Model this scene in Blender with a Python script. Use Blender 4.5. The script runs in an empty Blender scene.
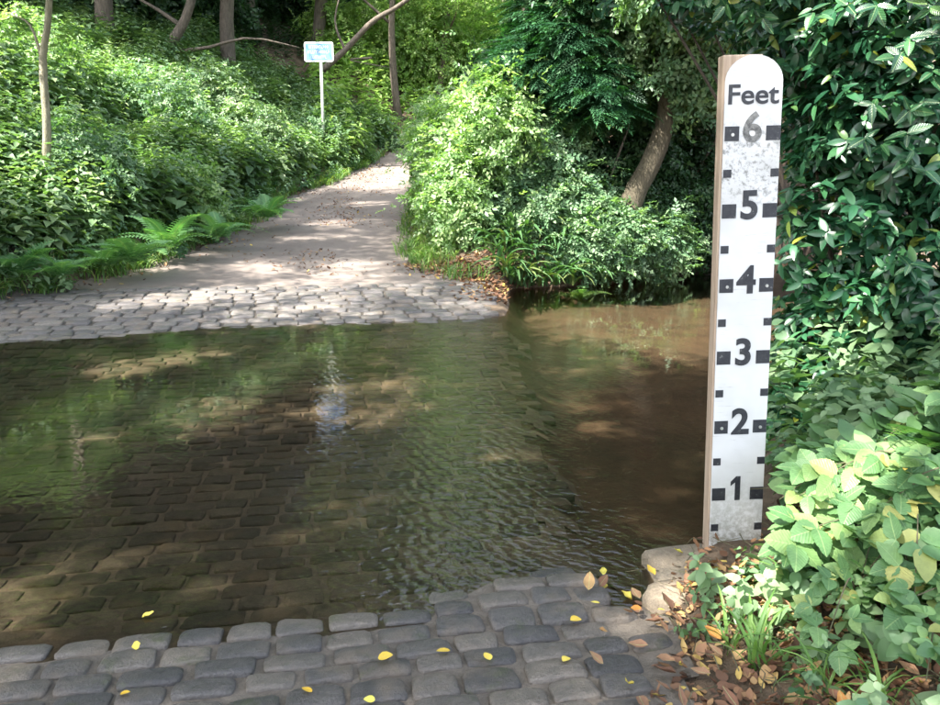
import bpy, math, random
import numpy as np
from mathutils import Matrix, Vector
rng = np.random.default_rng(7)
random.seed(7)
S = bpy.context.scene
COL = S.collection
R = math.radians

# ------------------------------------------------------------ camera, sky, sun
CAM_H, PITCH, FPX = 1.63, R(11.6), 800.0
cam = bpy.data.cameras.new('camera')
co = bpy.data.objects.new('camera', cam); COL.objects.link(co)
co.location = (0, 0, CAM_H); co.rotation_euler = (R(90) - PITCH, 0, 0)
cam.sensor_width = 36; cam.lens = 36 * FPX / 940; cam.clip_start = .05; cam.clip_end = 600
S.camera = co
SUN = Vector((-.46, -.42, .80)).normalized()
el = math.asin(SUN.z); az = math.atan2(SUN.x, SUN.y)
W = bpy.data.worlds.new('World'); S.world = W; W.use_nodes = True
nt = W.node_tree; bg = nt.nodes['Background']
sk = nt.nodes.new('ShaderNodeTexSky'); sk.sky_type = 'NISHITA'; sk.sun_disc = False
sk.sun_elevation = el; sk.sun_rotation = az; sk.air_density = 1.0; sk.dust_density = 2.5; sk.ozone_density = 1.0
hz = nt.nodes.new('ShaderNodeHueSaturation'); hz.inputs['Saturation'].default_value = .55   # milky summer sky
nt.links.new(sk.outputs[0], hz.inputs['Color']); nt.links.new(hz.outputs[0], bg.inputs[0]); bg.inputs[1].default_value = .15
sl = bpy.data.lights.new('sun', 'SUN'); sl.energy = 3.8; sl.angle = R(.6); sl.color = (1, .95, .86)
so = bpy.data.objects.new('sun', sl); COL.objects.link(so); so.rotation_euler = SUN.to_track_quat('Z', 'Y').to_euler()
S.view_settings.view_transform = 'Standard'; S.view_settings.look = 'None'
S.view_settings.exposure = 2.85; S.view_settings.gamma = 1
S.cycles.max_bounces = 7; S.cycles.transparent_max_bounces = 8; S.cycles.diffuse_bounces = 4
S.cycles.glossy_bounces = 3; S.cycles.transmission_bounces = 4
S.cycles.caustics_reflective = False; S.cycles.caustics_refractive = False
S.cycles.sample_clamp_indirect = 6

# ------------------------------------------------------------ small maths
def at(x, y, Y=None, z=None):                 # photograph pixel + distance -> place in the world
    a = (x - 470) / FPX; b = (352.5 - y) / FPX
    d = np.array([a, math.cos(PITCH) + b * math.sin(PITCH), -math.sin(PITCH) + b * math.cos(PITCH)])
    t = (z - CAM_H) / d[2] if z is not None else Y / d[1]
    return np.array([0, 0, CAM_H]) + t * d
def ss(t, a, b):
    t = np.clip((np.asarray(t, float) - a) / (b - a), 0, 1); return t * t * (3 - 2 * t)
_lat = np.random.default_rng(3).random((256, 256))
def noise(x, y, f=1.0, o=0.0):
    x = np.asarray(x, float) * f + 31.7 + o; y = np.asarray(y, float) * f + 17.3 + o * 1.7
    i = np.floor(x).astype(int); j = np.floor(y).astype(int); u = x - i; v = y - j
    u = u * u * (3 - 2 * u); v = v * v * (3 - 2 * v)
    g = lambda a, b: _lat[a % 256, b % 256]
    return (g(i, j) * (1 - u) + g(i + 1, j) * u) * (1 - v) + (g(i, j + 1) * (1 - u) + g(i + 1, j + 1) * u) * v - .5
SL = .17
ZV = ([-60, -6, 0, 2.15, 2.93, 3.3, 4, 6.5, 9, 9.95, 12, 14.5, 22, 24, 28, 33, 45, 70, 200],
      [4, .48, .13, .035, -.026, -.072, -.125, -.19, -.11, -.026, .19, .5, 1.46, 1.8, 2.4, 3.3, 5.5, 11, 45])
LE = ([8, 10, 11.6, 13, 14.5, 22, 24, 28, 33, 40, 60], [-8, -6.2, -5.6, -5.3, -4.9, -4.7, -4.1, -3.6, -2.5, 1.5, 14])
RE = ([12, 12.6, 13, 14.5, 24, 28, 33, 40, 60], [.25, -.3, -.7, -1.1, -1.5, -1.0, .6, 5, 18])
NB = ([.6, .9, 1.25, 1.9, 4, 9, 30], [2.75, 3.3, 3.75, 5.0, 9, 15.5, 40])
FB = ([-1, .2, .6, 1.5, 2.5, 4.5, 9, 30], [12.3, 12.5, 13.0, 13.35, 13.9, 16, 22, 50])
def ground_z(x, y):
    x = np.asarray(x, float); y = np.asarray(y, float)
    v = y - SL * x
    vv = np.where(y > 12, y + (v - y) * (1 - ss(y, 12, 16)), v)
    z = np.interp(vv, *ZV)
    z = z + .06 * ss(-x, 2.6, 5.2) * ss(v, 8.2, 9.6) * (1 - ss(v, 10.5, 13))
    dl = np.interp(y, *LE) - x
    lm = ss(v, 9.3, 11.5)
    z = z + lm * (.52 * np.clip(dl, 0, 6.5) + .22 * np.clip(dl - 6.5, 0, 80)) * ss(dl, -.1, .6)
    dr = x - np.interp(y, *RE)
    z = z + ss(y, 12.2, 13.6) * (.22 * np.clip(dr, 0, 3) + .12 * np.clip(dr - 3, 0, 80)) * ss(dr, 0, .5)
    dN = np.interp(x, *NB) - y; dF = y - np.interp(x, *FB)
    nearR = ss(dN, -.12, .35) * ss(x, .62, 1.0)
    z = z * (1 - nearR) + nearR * (.10 + .30 * np.clip(x - 1.25, 0, 3) + .05 * np.clip(x - .6, 0, 1))
    ch = ss(x, .42, .85) * (1 - ss(dF, -.15, .7)) * (1 - ss(dN, -.35, .05))
    z = z * (1 - ch) + ch * (-.34)
    z = z + ss(-x, 12, 17) * (1 - ss(y, 8, 12)) * 1.5
    z = z + .045 * ss(x, -.25, .25) * (1 - ss(x, .62, .75)) * ss(v, 2.6, 2.9) * (1 - ss(v, 3.06, 3.25))
    rough = 1 - (1 - ss(np.abs(x + 2.6), 2.6, 3.6)) * .85
    z = z + (noise(x, y, .7) * .12 + noise(x, y, 2.3, 9) * .06) * rough * ss(np.abs(z), .0, .3) + noise(x, y, 9, 5) * .006
    return z

# ------------------------------------------------------------ objects and names
def tag(o, label=None, cat=None, group=None, kind=None):
    if label: o['label'] = label
    if cat: o['category'] = cat
    if group: o['group'] = group
    if kind: o['kind'] = kind
    return o
def link(name, me, mat=None, parent=None, loc=None, kind=None):
    if mat is not None and len(me.materials) == 0: me.materials.append(mat)
    o = bpy.data.objects.new(name, me); COL.objects.link(o)
    if parent: o.parent = parent
    if loc is not None: o.location = loc
    if kind: o['kind'] = kind
    return o
def thing(name, loc, label, cat, group=None):
    o = bpy.data.objects.new(name, None); COL.objects.link(o); o.location = loc
    o.empty_display_size = .1
    return tag(o, label, cat, group)
def copy_thing(o, loc, rz, sc, label):
    c = o.copy(); COL.objects.link(c); c.location = loc; c.rotation_euler = (0, 0, rz); c.scale = (sc,) * 3
    c['label'] = label
    for ch in list(o.children):
        d = ch.copy(); COL.objects.link(d); d.parent = c
        for g in list(ch.children):
            e = g.copy(); COL.objects.link(e); e.parent = d
    return c

class MB:                                      # mesh collector
    def __init__(s): s.v = []; s.f = []; s.n = 0; s.r = []
    def add(s, v, f, r=0.0):
        s.v.append(np.asarray(v, float)); s.f += [tuple(i + s.n for i in q) for q in f]
        s.r.append(np.full(len(v), r)); s.n += len(v); return s
    def tube(s, pts, rad, n=7, r=0.0, wob=0.0):
        pts = [Vector(p) for p in pts]; v = []; f = []
        for i, p in enumerate(pts):
            t = (pts[min(i + 1, len(pts) - 1)] - pts[max(i - 1, 0)]).normalized()
            a = t.cross(Vector((.13, 1, .21))).normalized(); b = t.cross(a)
            for k in range(n):
                th = 2 * math.pi * k / n
                rr = rad[i] * (1 + wob * random.uniform(-1, 1))
                v.append(p + (a * math.cos(th) + b * math.sin(th)) * rr)
        for i in range(len(pts) - 1):
            for k in range(n):
                f.append((i * n + k, i * n + (k + 1) % n, (i + 1) * n + (k + 1) % n, (i + 1) * n + k))
        f.append(tuple(range(n - 1, -1, -1))); f.append(tuple((len(pts) - 1) * n + k for k in range(n)))
        return s.add(v, f, r)
    def box(s, c, d, r=0.0):
        x, y, z = [q / 2 for q in d]
        v = [(c[0] + i * x, c[1] + j * y, c[2] + k * z) for i in (-1, 1) for j in (-1, 1) for k in (-1, 1)]
        return s.add(v, [(0, 1, 3, 2), (4, 6, 7, 5), (0, 4, 5, 1), (2, 3, 7, 6), (0, 2, 6, 4), (1, 5, 7, 3)], r)
    def mesh(s, name='mesh', smooth=True):
        me = bpy.data.meshes.new(name); me.from_pydata(np.concatenate(s.v).tolist(), [], s.f)
        if smooth: me.polygons.foreach_set('use_smooth', [True] * len(me.polygons))
        at_ = me.attributes.new('rnd', 'FLOAT', 'POINT'); at_.data.foreach_set('value', np.concatenate(s.r).astype(np.float32))
        me.update(); return me

def smooth_path(pts, n):
    pts = np.array(pts, float); t = np.linspace(0, len(pts) - 1, n); out = []
    for q in t:
        i = min(int(q), len(pts) - 2); u = q - i
        p0 = pts[max(i - 1, 0)]; p1 = pts[i]; p2 = pts[i + 1]; p3 = pts[min(i + 2, len(pts) - 1)]
        out.append(.5 * (2 * p1 + (p2 - p0) * u + (2 * p0 - 5 * p1 + 4 * p2 - p3) * u * u + (3 * p1 - p0 - 3 * p2 + p3) * u ** 3))
    return out

def frames(N, head=None):                      # rotation matrices whose z is N
    N = N / np.linalg.norm(N, axis=1, keepdims=True)
    if head is None: head = rng.normal(size=N.shape)
    X = head - (head * N).sum(1, keepdims=True) * N
    X /= np.linalg.norm(X, axis=1, keepdims=True) + 1e-9
    return np.stack([X, np.cross(N, X), N], axis=2)
def scatter(tpl, P, M, Sc, name='foliage', rnd=None, smooth=False):
    tv, tf = tpl; tv = np.asarray(tv, float); k = len(tv); n = len(P)
    Sc = np.broadcast_to(np.asarray(Sc, float).reshape(-1, 1, 1) if np.ndim(Sc) else Sc, (n, 1, 1)) if np.ndim(Sc) < 2 else Sc[:, None, :]
    V = np.einsum('nij,nkj->nki', M, tv[None] * Sc) + P[:, None, :]
    sizes = np.array([len(q) for q in tf]); flat = np.concatenate([np.array(q) for q in tf])
    loops = (flat[None] + (np.arange(n) * k)[:, None]).ravel()
    st = np.concatenate([[0], np.cumsum(sizes)[:-1]])
    starts = (st[None] + (np.arange(n) * len(flat))[:, None]).ravel()
    me = bpy.data.meshes.new(name)
    me.vertices.add(n * k); me.vertices.foreach_set('co', V.astype(np.float32).ravel())
    me.loops.add(len(loops)); me.loops.foreach_set('vertex_index', loops.astype(np.int32))
    me.polygons.add(n * len(tf)); me.polygons.foreach_set('loop_start', starts.astype(np.int32))
    if smooth: me.polygons.foreach_set('use_smooth', np.ones(n * len(tf), bool))
    a = me.attributes.new('rnd', 'FLOAT', 'POINT')
    rnd = rng.random(n) if rnd is None else rnd
    a.data.foreach_set('value', np.repeat(rnd, k).astype(np.float32))
    me.update(calc_edges=True); return me

# ------------------------------------------------------------ materials
def new_mat(name):
    m = bpy.data.materials.new(name); m.use_nodes = True; t = m.node_tree
    b = t.nodes['Principled BSDF']; return m, t, b
def ramp(t, src, stops):
    r = t.nodes.new('ShaderNodeValToRGB'); e = r.color_ramp.elements
    while len(e) < len(stops): e.new(.5)
    for q, (p, c) in zip(e, stops): q.position = p; q.color = (*c, 1)
    t.links.new(src, r.inputs[0]); return r.outputs[0]
def nz(t, scale, detail=4, rough=.6, vec=None, typ='ShaderNodeTexNoise'):
    n = t.nodes.new(typ); n.inputs['Scale'].default_value = scale
    if 'Detail' in n.inputs: n.inputs['Detail'].default_value = detail
    if 'Roughness' in n.inputs: n.inputs['Roughness'].default_value = rough
    if vec is None:
        g = t.nodes.new('ShaderNodeNewGeometry'); vec = g.outputs['Position']
    t.links.new(vec, n.inputs['Vector']); return n.outputs[0]
def mix(t, f, a, b, typ='MIX'):
    m = t.nodes.new('ShaderNodeMix'); m.data_type = 'RGBA'; m.blend_type = typ
    for s, q in ((m.inputs[0], f), (m.inputs[6], a), (m.inputs[7], b)):
        if isinstance(q, (int, float)): s.default_value = q
        elif isinstance(q, tuple): s.default_value = (*q, 1)
        else: t.links.new(q, s)
    return m.outputs[2]
def mth(t, op, a, b=0.0, c=None):
    m = t.nodes.new('ShaderNodeMath'); m.operation = op
    for s, q in zip(m.inputs, (a, b, c)):
        if q is None: continue
        if isinstance(q, (int, float)): s.default_value = q
        else: t.links.new(q, s)
    return m.outputs[0]
def bump(t, b, h, strength, dist=.01):
    n = t.nodes.new('ShaderNodeBump'); n.inputs['Strength'].default_value = strength; n.inputs['Distance'].default_value = dist
    t.links.new(h, n.inputs['Height']); t.links.new(n.outputs[0], b.inputs['Normal'])
def attr(t, name='rnd'):
    a = t.nodes.new('ShaderNodeAttribute'); a.attribute_name = name; return a.outputs['Fac']
def objrnd(t):
    a = attr(t); o = t.nodes.new('ShaderNodeObjectInfo'); return mth(t, 'FRACT', mth(t, 'ADD', a, o.outputs['Random']))
def leaf_mat(name, stops, trans=.35, rough=.5, spec=.4, glow=(1.1, 1.35, .45), perobj=False):
    m, t, b = new_mat(name)
    f = objrnd(t) if perobj else attr(t)
    c = ramp(t, f, stops)
    p = nz(t, 1.3, 2)
    c = mix(t, .55, c, ramp(t, p, [(.3, (.55, .62, .6)), (.7, (1.25, 1.2, 1.0))]), 'MULTIPLY')
    if perobj:
        tc_ = t.nodes.new('ShaderNodeTexCoord'); sx_ = t.nodes.new('ShaderNodeSeparateXYZ'); t.links.new(tc_.outputs['Object'], sx_.inputs[0])
        ay = mth(t, 'ABSOLUTE', sx_.outputs[1]); ph = mth(t, 'SUBTRACT', mth(t, 'MULTIPLY', sx_.outputs[0], 9.0), mth(t, 'MULTIPLY', ay, 8.0))
        side = mth(t, 'POWER', mth(t, 'ABSOLUTE', mth(t, 'SINE', mth(t, 'MULTIPLY', ph, 3.1416))), 6.0)   # side veins branch forward from the midrib
        rib = mth(t, 'LESS_THAN', ay, .016); vein = mth(t, 'MAXIMUM', rib, mth(t, 'MULTIPLY', mth(t, 'SUBTRACT', 1.0, side), 0.0))
        c = mix(t, mth(t, 'MULTIPLY', vein, .45), c, (.3, .4, .18)); bump(t, b, side, .22, .012)
        bl = nz(t, 60, 3, .7); c = mix(t, .5, c, ramp(t, bl, [(.3, (.75, .78, .72)), (.7, (1.2, 1.18, 1.1))]), 'MULTIPLY')
    t.links.new(c, b.inputs['Base Color']); b.inputs['Roughness'].default_value = rough
    b.inputs['Specular IOR Level'].default_value = spec
    tr = t.nodes.new('ShaderNodeBsdfTranslucent')
    tc = mix(t, 1.0, c, glow, 'MULTIPLY'); t.links.new(tc, tr.inputs[0])
    ms = t.nodes.new('ShaderNodeMixShader'); ms.inputs[0].default_value = trans
    t.links.new(b.outputs[0], ms.inputs[1]); t.links.new(tr.outputs[0], ms.inputs[2])
    t.links.new(ms.outputs[0], t.nodes['Material Output'].inputs[0]); return m
M = {}
M['herb'] = leaf_mat('herb_leaf', [(0, (.07, .15, .08)), (.5, (.135, .235, .13)), (1, (.23, .33, .19))], .4, .45)
M['nettle'] = leaf_mat('nettle_leaf', [(0, (.09, .165, .085)), (.6, (.16, .25, .13)), (1, (.27, .35, .19))], .35, .42)
M['bright'] = leaf_mat('sunny_leaf', [(0, (.12, .22, .09)), (.6, (.21, .33, .14)), (1, (.34, .44, .22))], .45, .38, .6)  # paler leaf copy with sunlight put into its colour
M['glow'] = leaf_mat('sun_glow_leaf', [(0, (.18, .32, .09)), (.6, (.28, .44, .13)), (1, (.42, .54, .22))], .5, .4, .5, (1.05, 1.15, .6))  # sunlit glow of the far foliage painted in as brighter leaf colour
M['dark'] = leaf_mat('shade_leaf', [(0, (.018, .05, .022)), (.6, (.035, .085, .035)), (1, (.06, .13, .05))], .3, .4)  # darker leaf copy with woodland shade put into its colour
M['laurel'] = leaf_mat('laurel_leaf', [(0, (.014, .062, .032)), (.6, (.028, .105, .05)), (.95, (.05, .15, .06)), (1, (.22, .24, .03))], .22, .3, .55)
M['laurel_one'] = leaf_mat('laurel_leaf_single', [(0, (.014, .065, .032)), (.6, (.03, .11, .05)), (.95, (.055, .16, .06)), (1, (.25, .26, .03))], .22, .3, .55, perobj=True)
M['yew'] = leaf_mat('yew_spray', [(0, (.012, .055, .025)), (.6, (.025, .09, .04)), (1, (.05, .15, .06))], .25, .5)
M['bramble'] = leaf_mat('bramble_leaf', [(0, (.07, .155, .065)), (.6, (.12, .23, .10)), (.93, (.2, .31, .12)), (1, (.33, .30, .10))], .35, .45, .45, perobj=True)
M['fern'] = leaf_mat('fern_frond', [(0, (.09, .21, .10)), (1, (.16, .31, .13))], .4, .5, perobj=True)
M['tongue'] = leaf_mat('strap_leaf', [(0, (.04, .10, .045)), (.85, (.08, .16, .065)), (1, (.12, .16, .06))], .3, .35)
M['grass'] = leaf_mat('grass_blade', [(0, (.07, .16, .04)), (.8, (.15, .26, .07)), (1, (.3, .3, .12))], .4, .5)
M['canopy'] = leaf_mat('canopy_leaf', [(0, (.05, .13, .03)), (1, (.1, .2, .05))], .4, .5)
M['litter'] = leaf_mat('dead_leaf', [(0, (.09, .05, .035)), (.35, (.17, .09, .06)), (.7, (.27, .15, .09)), (.9, (.38, .25, .13)), (1, (.55, .42, .1))], .15, .7, .2, (1, .8, .6))
M['litter_one'] = leaf_mat('dead_leaf_single', [(0, (.1, .055, .04)), (.35, (.2, .10, .07)), (.7, (.3, .17, .11)), (.9, (.38, .25, .13)), (1, (.5, .2, .05))], .15, .7, .2, (1, .8, .6), True)
M['yellow'] = leaf_mat('yellow_leaf', [(0, (.75, .45, .05)), (.6, (.75, .58, .12)), (1, (.55, .52, .1))], .2, .6, .3, (1, .9, .4), True)

def bark_mat(name, a, b_):
    m, t, b = new_mat(name)
    c = t.nodes.new('ShaderNodeTexCoord'); mp = t.nodes.new('ShaderNodeMapping'); mp.inputs['Scale'].default_value = (6, 6, 1.5)
    t.links.new(c.outputs['Object'], mp.inputs[0])
    n = nz(t, 3, 8, .7, mp.outputs[0]); t.links.new(ramp(t, n, [(.3, a), (.7, b_)]), b.inputs['Base Color'])
    b.inputs['Roughness'].default_value = .9; bump(t, b, n, 1.0, .06); return m
M['bark'] = bark_mat('bark', (.05, .04, .03), (.16, .13, .10))
M['bark_pale'] = bark_mat('pale_bark', (.16, .14, .09), (.36, .33, .24))
M['bark_mid'] = bark_mat('dark_bark', (.04, .033, .022), (.105, .088, .055)); M['stem'] = bark_mat('stem', (.08, .10, .04), (.2, .16, .1))  # darker brown bark for the leaning trunk

def rock_mat(name, stops, rough=.55, wet=None):
    m, t, b = new_mat(name)
    f = objrnd(t); c = ramp(t, f, stops)
    n = nz(t, 22, 7, .7); n2 = nz(t, 4, 3); nf = nz(t, 130, 3, .7)
    c = mix(t, .6, c, ramp(t, nf, [(.3, (.6, .6, .6)), (.7, (1.4, 1.4, 1.4))]), 'MULTIPLY')
    c = mix(t, .8, c, ramp(t, n, [(.25, (.55, .55, .58)), (.75, (1.3, 1.25, 1.2))]), 'MULTIPLY')
    c = mix(t, ramp_f(t, n2, .5, .7), c, mix(t, .6, c, (.15, .115, .08)))
    c = mix(t, mth(t, 'MULTIPLY', ramp_f(t, nz(t, 7, 6, .75), .56, .66), .6), c, (.05, .06, .025))
    t.links.new(c, b.inputs['Base Color'])
    r = ramp(t, n2, [(.35, (rough - .15,) * 3), (.65, (rough + .15,) * 3)]); t.links.new(r, b.inputs['Roughness'])
    bump(t, b, mth(t, 'ADD', n, mth(t, 'MULTIPLY', nf, .25)), .9, .016); return m
def ramp_f(t, src, a, b_):
    return ramp(t, src, [(a, (0, 0, 0)), (b_, (1, 1, 1))])
M['sett'] = rock_mat('sett_stone', [(0, (.052, .050, .052)), (.5, (.078, .073, .071)), (1, (.125, .11, .095))], .4)
M['sett_far'] = rock_mat('sett_stone_dry', [(0, (.075, .070, .072)), (.5, (.11, .102, .10)), (1, (.16, .145, .13))], .6)
M['sett_bed'] = rock_mat('sett_stone_submerged', [(0, (.06, .058, .05)), (.5, (.095, .088, .073)), (1, (.14, .125, .10))], .8)
M['slab'] = rock_mat('slab_stone', [(0, (.22, .18, .13)), (1, (.3, .25, .18))], .75)

def ground_mat():
    m, t, b = new_mat('soil')
    n = nz(t, 2.2, 8, .7); n2 = nz(t, 30, 5, .7)
    c = ramp(t, n, [(.3, (.045, .035, .022)), (.5, (.085, .06, .04)), (.7, (.13, .095, .06))])
    c = mix(t, .6, c, ramp(t, n2, [(.3, (.6, .6, .6)), (.7, (1.4, 1.3, 1.2))]), 'MULTIPLY')
    g = t.nodes.new('ShaderNodeNewGeometry'); sp = t.nodes.new('ShaderNodeSeparateXYZ'); t.links.new(g.outputs['Position'], sp.inputs[0])
    low = mth(t, 'LESS_THAN', sp.outputs[2], -.03)
    silt = ramp(t, n, [(.3, (.05, .038, .027)), (.7, (.12, .082, .054))])
    c = mix(t, low, c, silt)
    t.links.new(c, b.inputs['Base Color']); b.inputs['Roughness'].default_value = .95
    bump(t, b, n2, .8, .03); return m
M['soil'] = ground_mat()
def joint_mat(name, k):
    m, t, b = new_mat(name)
    n = nz(t, 14, 8, .7); n2 = nz(t, 90, 4, .7)
    c = ramp(t, n, [(.3, tuple(k * q for q in (.10, .085, .07))), (.7, tuple(k * q for q in (.2, .17, .14)))])
    c = mix(t, .5, c, ramp(t, n2, [(.3, (.6, .6, .6)), (.7, (1.4, 1.35, 1.3))]), 'MULTIPLY')
    t.links.new(c, b.inputs['Base Color']); b.inputs['Roughness'].default_value = .9; bump(t, b, n2, .8, .01); return m
M['joint'] = joint_mat('joint_silt', .75); M['joint_bed'] = joint_mat('joint_sand', .95); M['joint_far'] = joint_mat('joint_dirt', .42)
def lane_mat():
    m, t, b = new_mat('worn_tarmac')
    n = nz(t, 1.1, 6, .65); n2 = nz(t, 60, 6, .8); n3 = nz(t, 7, 5, .7)
    c = ramp(t, n, [(.3, (.105, .085, .075)), (.55, (.15, .125, .11)), (.75, (.195, .16, .135))])
    c = mix(t, .5, c, ramp(t, n2, [(.3, (.7, .7, .7)), (.7, (1.3, 1.3, 1.3))]), 'MULTIPLY')
    gr = ramp_f(t, n3, .55, .7)
    c = mix(t, mth(t, 'MULTIPLY', gr, .55), c, (.11, .075, .05))
    t.links.new(c, b.inputs['Base Color']); b.inputs['Roughness'].default_value = .85; bump(t, b, n2, .6, .01); return m
M['lane'] = lane_mat()
def water_mat():
    m, t, b = new_mat('stream_water'); t.nodes.remove(b)
    g = t.nodes.new('ShaderNodeNewGeometry'); pos = g.outputs['Position']
    sp = t.nodes.new('ShaderNodeSeparateXYZ'); t.links.new(pos, sp.inputs[0])
    mp = t.nodes.new('ShaderNodeMapping'); mp.inputs['Scale'].default_value = (.75, 1.5, 1); mp.inputs['Rotation'].default_value = (0, 0, R(-14)); t.links.new(pos, mp.inputs[0])
    soft = nz(t, 2.2, 2, .5, mp.outputs[0]); fine = nz(t, 19, 2, .5, mp.outputs[0])
    w = t.nodes.new('ShaderNodeTexWave'); w.inputs['Scale'].default_value = 5.2; w.inputs['Distortion'].default_value = 7; w.inputs['Detail'].default_value = 2; w.inputs['Detail Scale'].default_value = 1.6
    t.links.new(mp.outputs[0], w.inputs['Vector'])
    # the riffle: a band of livelier water below the gap in the trees, stronger towards the near side
    dx = mth(t, 'DIVIDE', mth(t, 'SUBTRACT', sp.outputs[0], .05), .75)
    band = mth(t, 'POWER', 2.718, mth(t, 'MULTIPLY', mth(t, 'MULTIPLY', dx, dx), -1.0))
    patch = ramp_f(t, nz(t, .8, 2), .42, .6)
    amp = mth(t, 'ADD', mth(t, 'MULTIPLY', band, 1.0), mth(t, 'MULTIPLY', patch, .22))
    h = mth(t, 'ADD', mth(t, 'MULTIPLY', soft, .35), mth(t, 'MULTIPLY', mth(t, 'ADD', mth(t, 'MULTIPLY', fine, .55), mth(t, 'MULTIPLY', w.outputs['Fac'], .38)), amp))
    bp = t.nodes.new('ShaderNodeBump'); bp.inputs['Strength'].default_value = 1.0; bp.inputs['Distance'].default_value = .0058
    t.links.new(h, bp.inputs['Height'])
    fr = t.nodes.new('ShaderNodeFresnel'); fr.inputs[0].default_value = 1.333; t.links.new(bp.outputs[0], fr.inputs['Normal'])
    gl = t.nodes.new('ShaderNodeBsdfGlossy'); gl.inputs['Roughness'].default_value = .02; t.links.new(bp.outputs[0], gl.inputs['Normal'])
    tr = t.nodes.new('ShaderNodeBsdfTransparent'); tr.inputs[0].default_value = (.76, .71, .62, 1)
    ms = t.nodes.new('ShaderNodeMixShader'); t.links.new(fr.outputs[0], ms.inputs[0])
    t.links.new(tr.outputs[0], ms.inputs[1]); t.links.new(gl.outputs[0], ms.inputs[2])
    t.links.new(ms.outputs[0], t.nodes['Material Output'].inputs[0]); return m
M['water'] = water_mat()

# ------------------------------------------------------------ ground, lane, water
def sheet(xs, ys, zf, dz=0.0, keep=None):
    X, Y = np.meshgrid(xs, ys); Z = zf(X, Y) + dz
    V = np.stack([X, Y, Z], -1).reshape(-1, 3); nx, ny = len(xs), len(ys)
    i = np.arange((nx - 1) * (ny - 1)); a = (i // (nx - 1)) * nx + i % (nx - 1)
    F = np.stack([a, a + 1, a + nx + 1, a + nx], 1)
    if keep is not None:
        c = V[F].mean(1); F = F[keep(c[:, 0], c[:, 1])]
    me = bpy.data.meshes.new('sheet'); me.from_pydata(V.tolist(), [], F.tolist()); me.polygons.foreach_set('use_smooth', [True] * len(F)); return me
xs = np.concatenate([[-150, -110, -80, -55, -40], np.arange(-30, -9, 1.0), np.arange(-9, 4, .09), np.arange(4, 12, .4), np.arange(12, 30, 1.5), [35, 50, 80, 120, 150]])
ys = np.concatenate([[-60, -30, -15], np.arange(-8, 0, 1.0), np.arange(0, 16, .09), np.arange(16, 36, .3), np.arange(36, 70, 2.0), [80, 100, 150, 220]])
tag(link('ground', sheet(xs, ys, ground_z), M['soil']), 'bare brown woodland soil and stream bed under the plants', kind='structure')
def lane_keep(x, y):
    n = noise(x, y, 1.7) * .5 + noise(x, y, 6, 3) * .25
    return (x > np.interp(y, *LE) + n) & (x < np.interp(y, *RE) - n) & (y - SL * x > 12.0 + noise(x, y, 3, 4) * .2)
lane = link('lane', sheet(np.arange(-7, 8, .09), np.arange(10.8, 40, .12), ground_z, .012, lane_keep), M['lane'])
tag(lane, 'narrow worn tarmac lane climbing away from the ford between green banks', kind='structure')
wm = bpy.data.meshes.new('water'); wm.from_pydata([(-18, -1, 0), (16, -1, 0), (16, 26, 0), (-18, 26, 0)], [], [(0, 1, 2, 3)])
tag(link('water', wm, M['water']), 'shallow brown stream water flowing across the cobbled ford', kind='structure')

# ------------------------------------------------------------ setts
def sett_mesh(seed, hi=True):                  # unit sett: x,y in -.5...5, top at 0
    r = random.Random(seed); v = []; f = []
    g = [-.5, -.46, -.36, -.12, .14, .37, .46, .5]; n = len(g)
    ax = [r.uniform(-.08, .08) for _ in range(6)]
    for j, y in enumerate(g):
        for i, x in enumerate(g):
            ex = max(abs(x), 0) * 2; ey = abs(y) * 2
            z = -.26 * ex ** 9 - .30 * ey ** 7 - .06 * (ex * ey) ** 4 * 2
            z += .08 * math.sin(5 * x + ax[0] * 60) * math.cos(4 * y + ax[1] * 60) + r.uniform(-.05, .05) + x * ax[2] + y * ax[3]
            sx = 1 - .07 * ey ** 4 + ax[4] * y * 1.2; sy = 1 - .05 * ex ** 4 + ax[5] * x * 1.2
            v.append((x * sx + r.uniform(-.012, .012), y * sy + r.uniform(-.018, .018), z))
    for j in range(n - 1):
        for i in range(n - 1): f.append((j * n + i, j * n + i + 1, (j + 1) * n + i + 1, (j + 1) * n + i))
    rim = [i for i in range(n)] + [j * n + n - 1 for j in range(1, n)] + [(n - 1) * n + i for i in range(n - 2, -1, -1)] + [j * n for j in range(n - 2, 0, -1)]
    b0 = len(v)
    for q in rim: v.append((v[q][0] * .99, v[q][1] * .99, -1.6))
    m_ = len(rim)
    for k in range(m_): f.append((rim[k], b0 + k, b0 + (k + 1) % m_, rim[(k + 1) % m_]))
    return MB().add(v, f)
SETT = [sett_mesh(s) for s in range(9)]
ANG = math.atan(SL)
def sett_rows(v0, v1, pitch, x0, x1, w0, w1, cond=None):
    out = []; v = v0; row = 0
    while v < v1:
        p = pitch * random.uniform(.92, 1.1); x = x0 - random.uniform(0, w1)
        while x < x1:
            w = random.uniform(w0, w1); cx = x + w / 2; vv = v + random.uniform(-.008, .008) + .03 * math.sin(cx * 1.1 + row * .13)
            y = vv + SL * cx
            if cond is None or cond(cx, y, vv): out.append((cx, y, w * random.uniform(.90, .965), p * random.uniform(.83, .92)))
            x += w + random.uniform(.0, .014)
        v += p; row += 1
    return out
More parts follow.
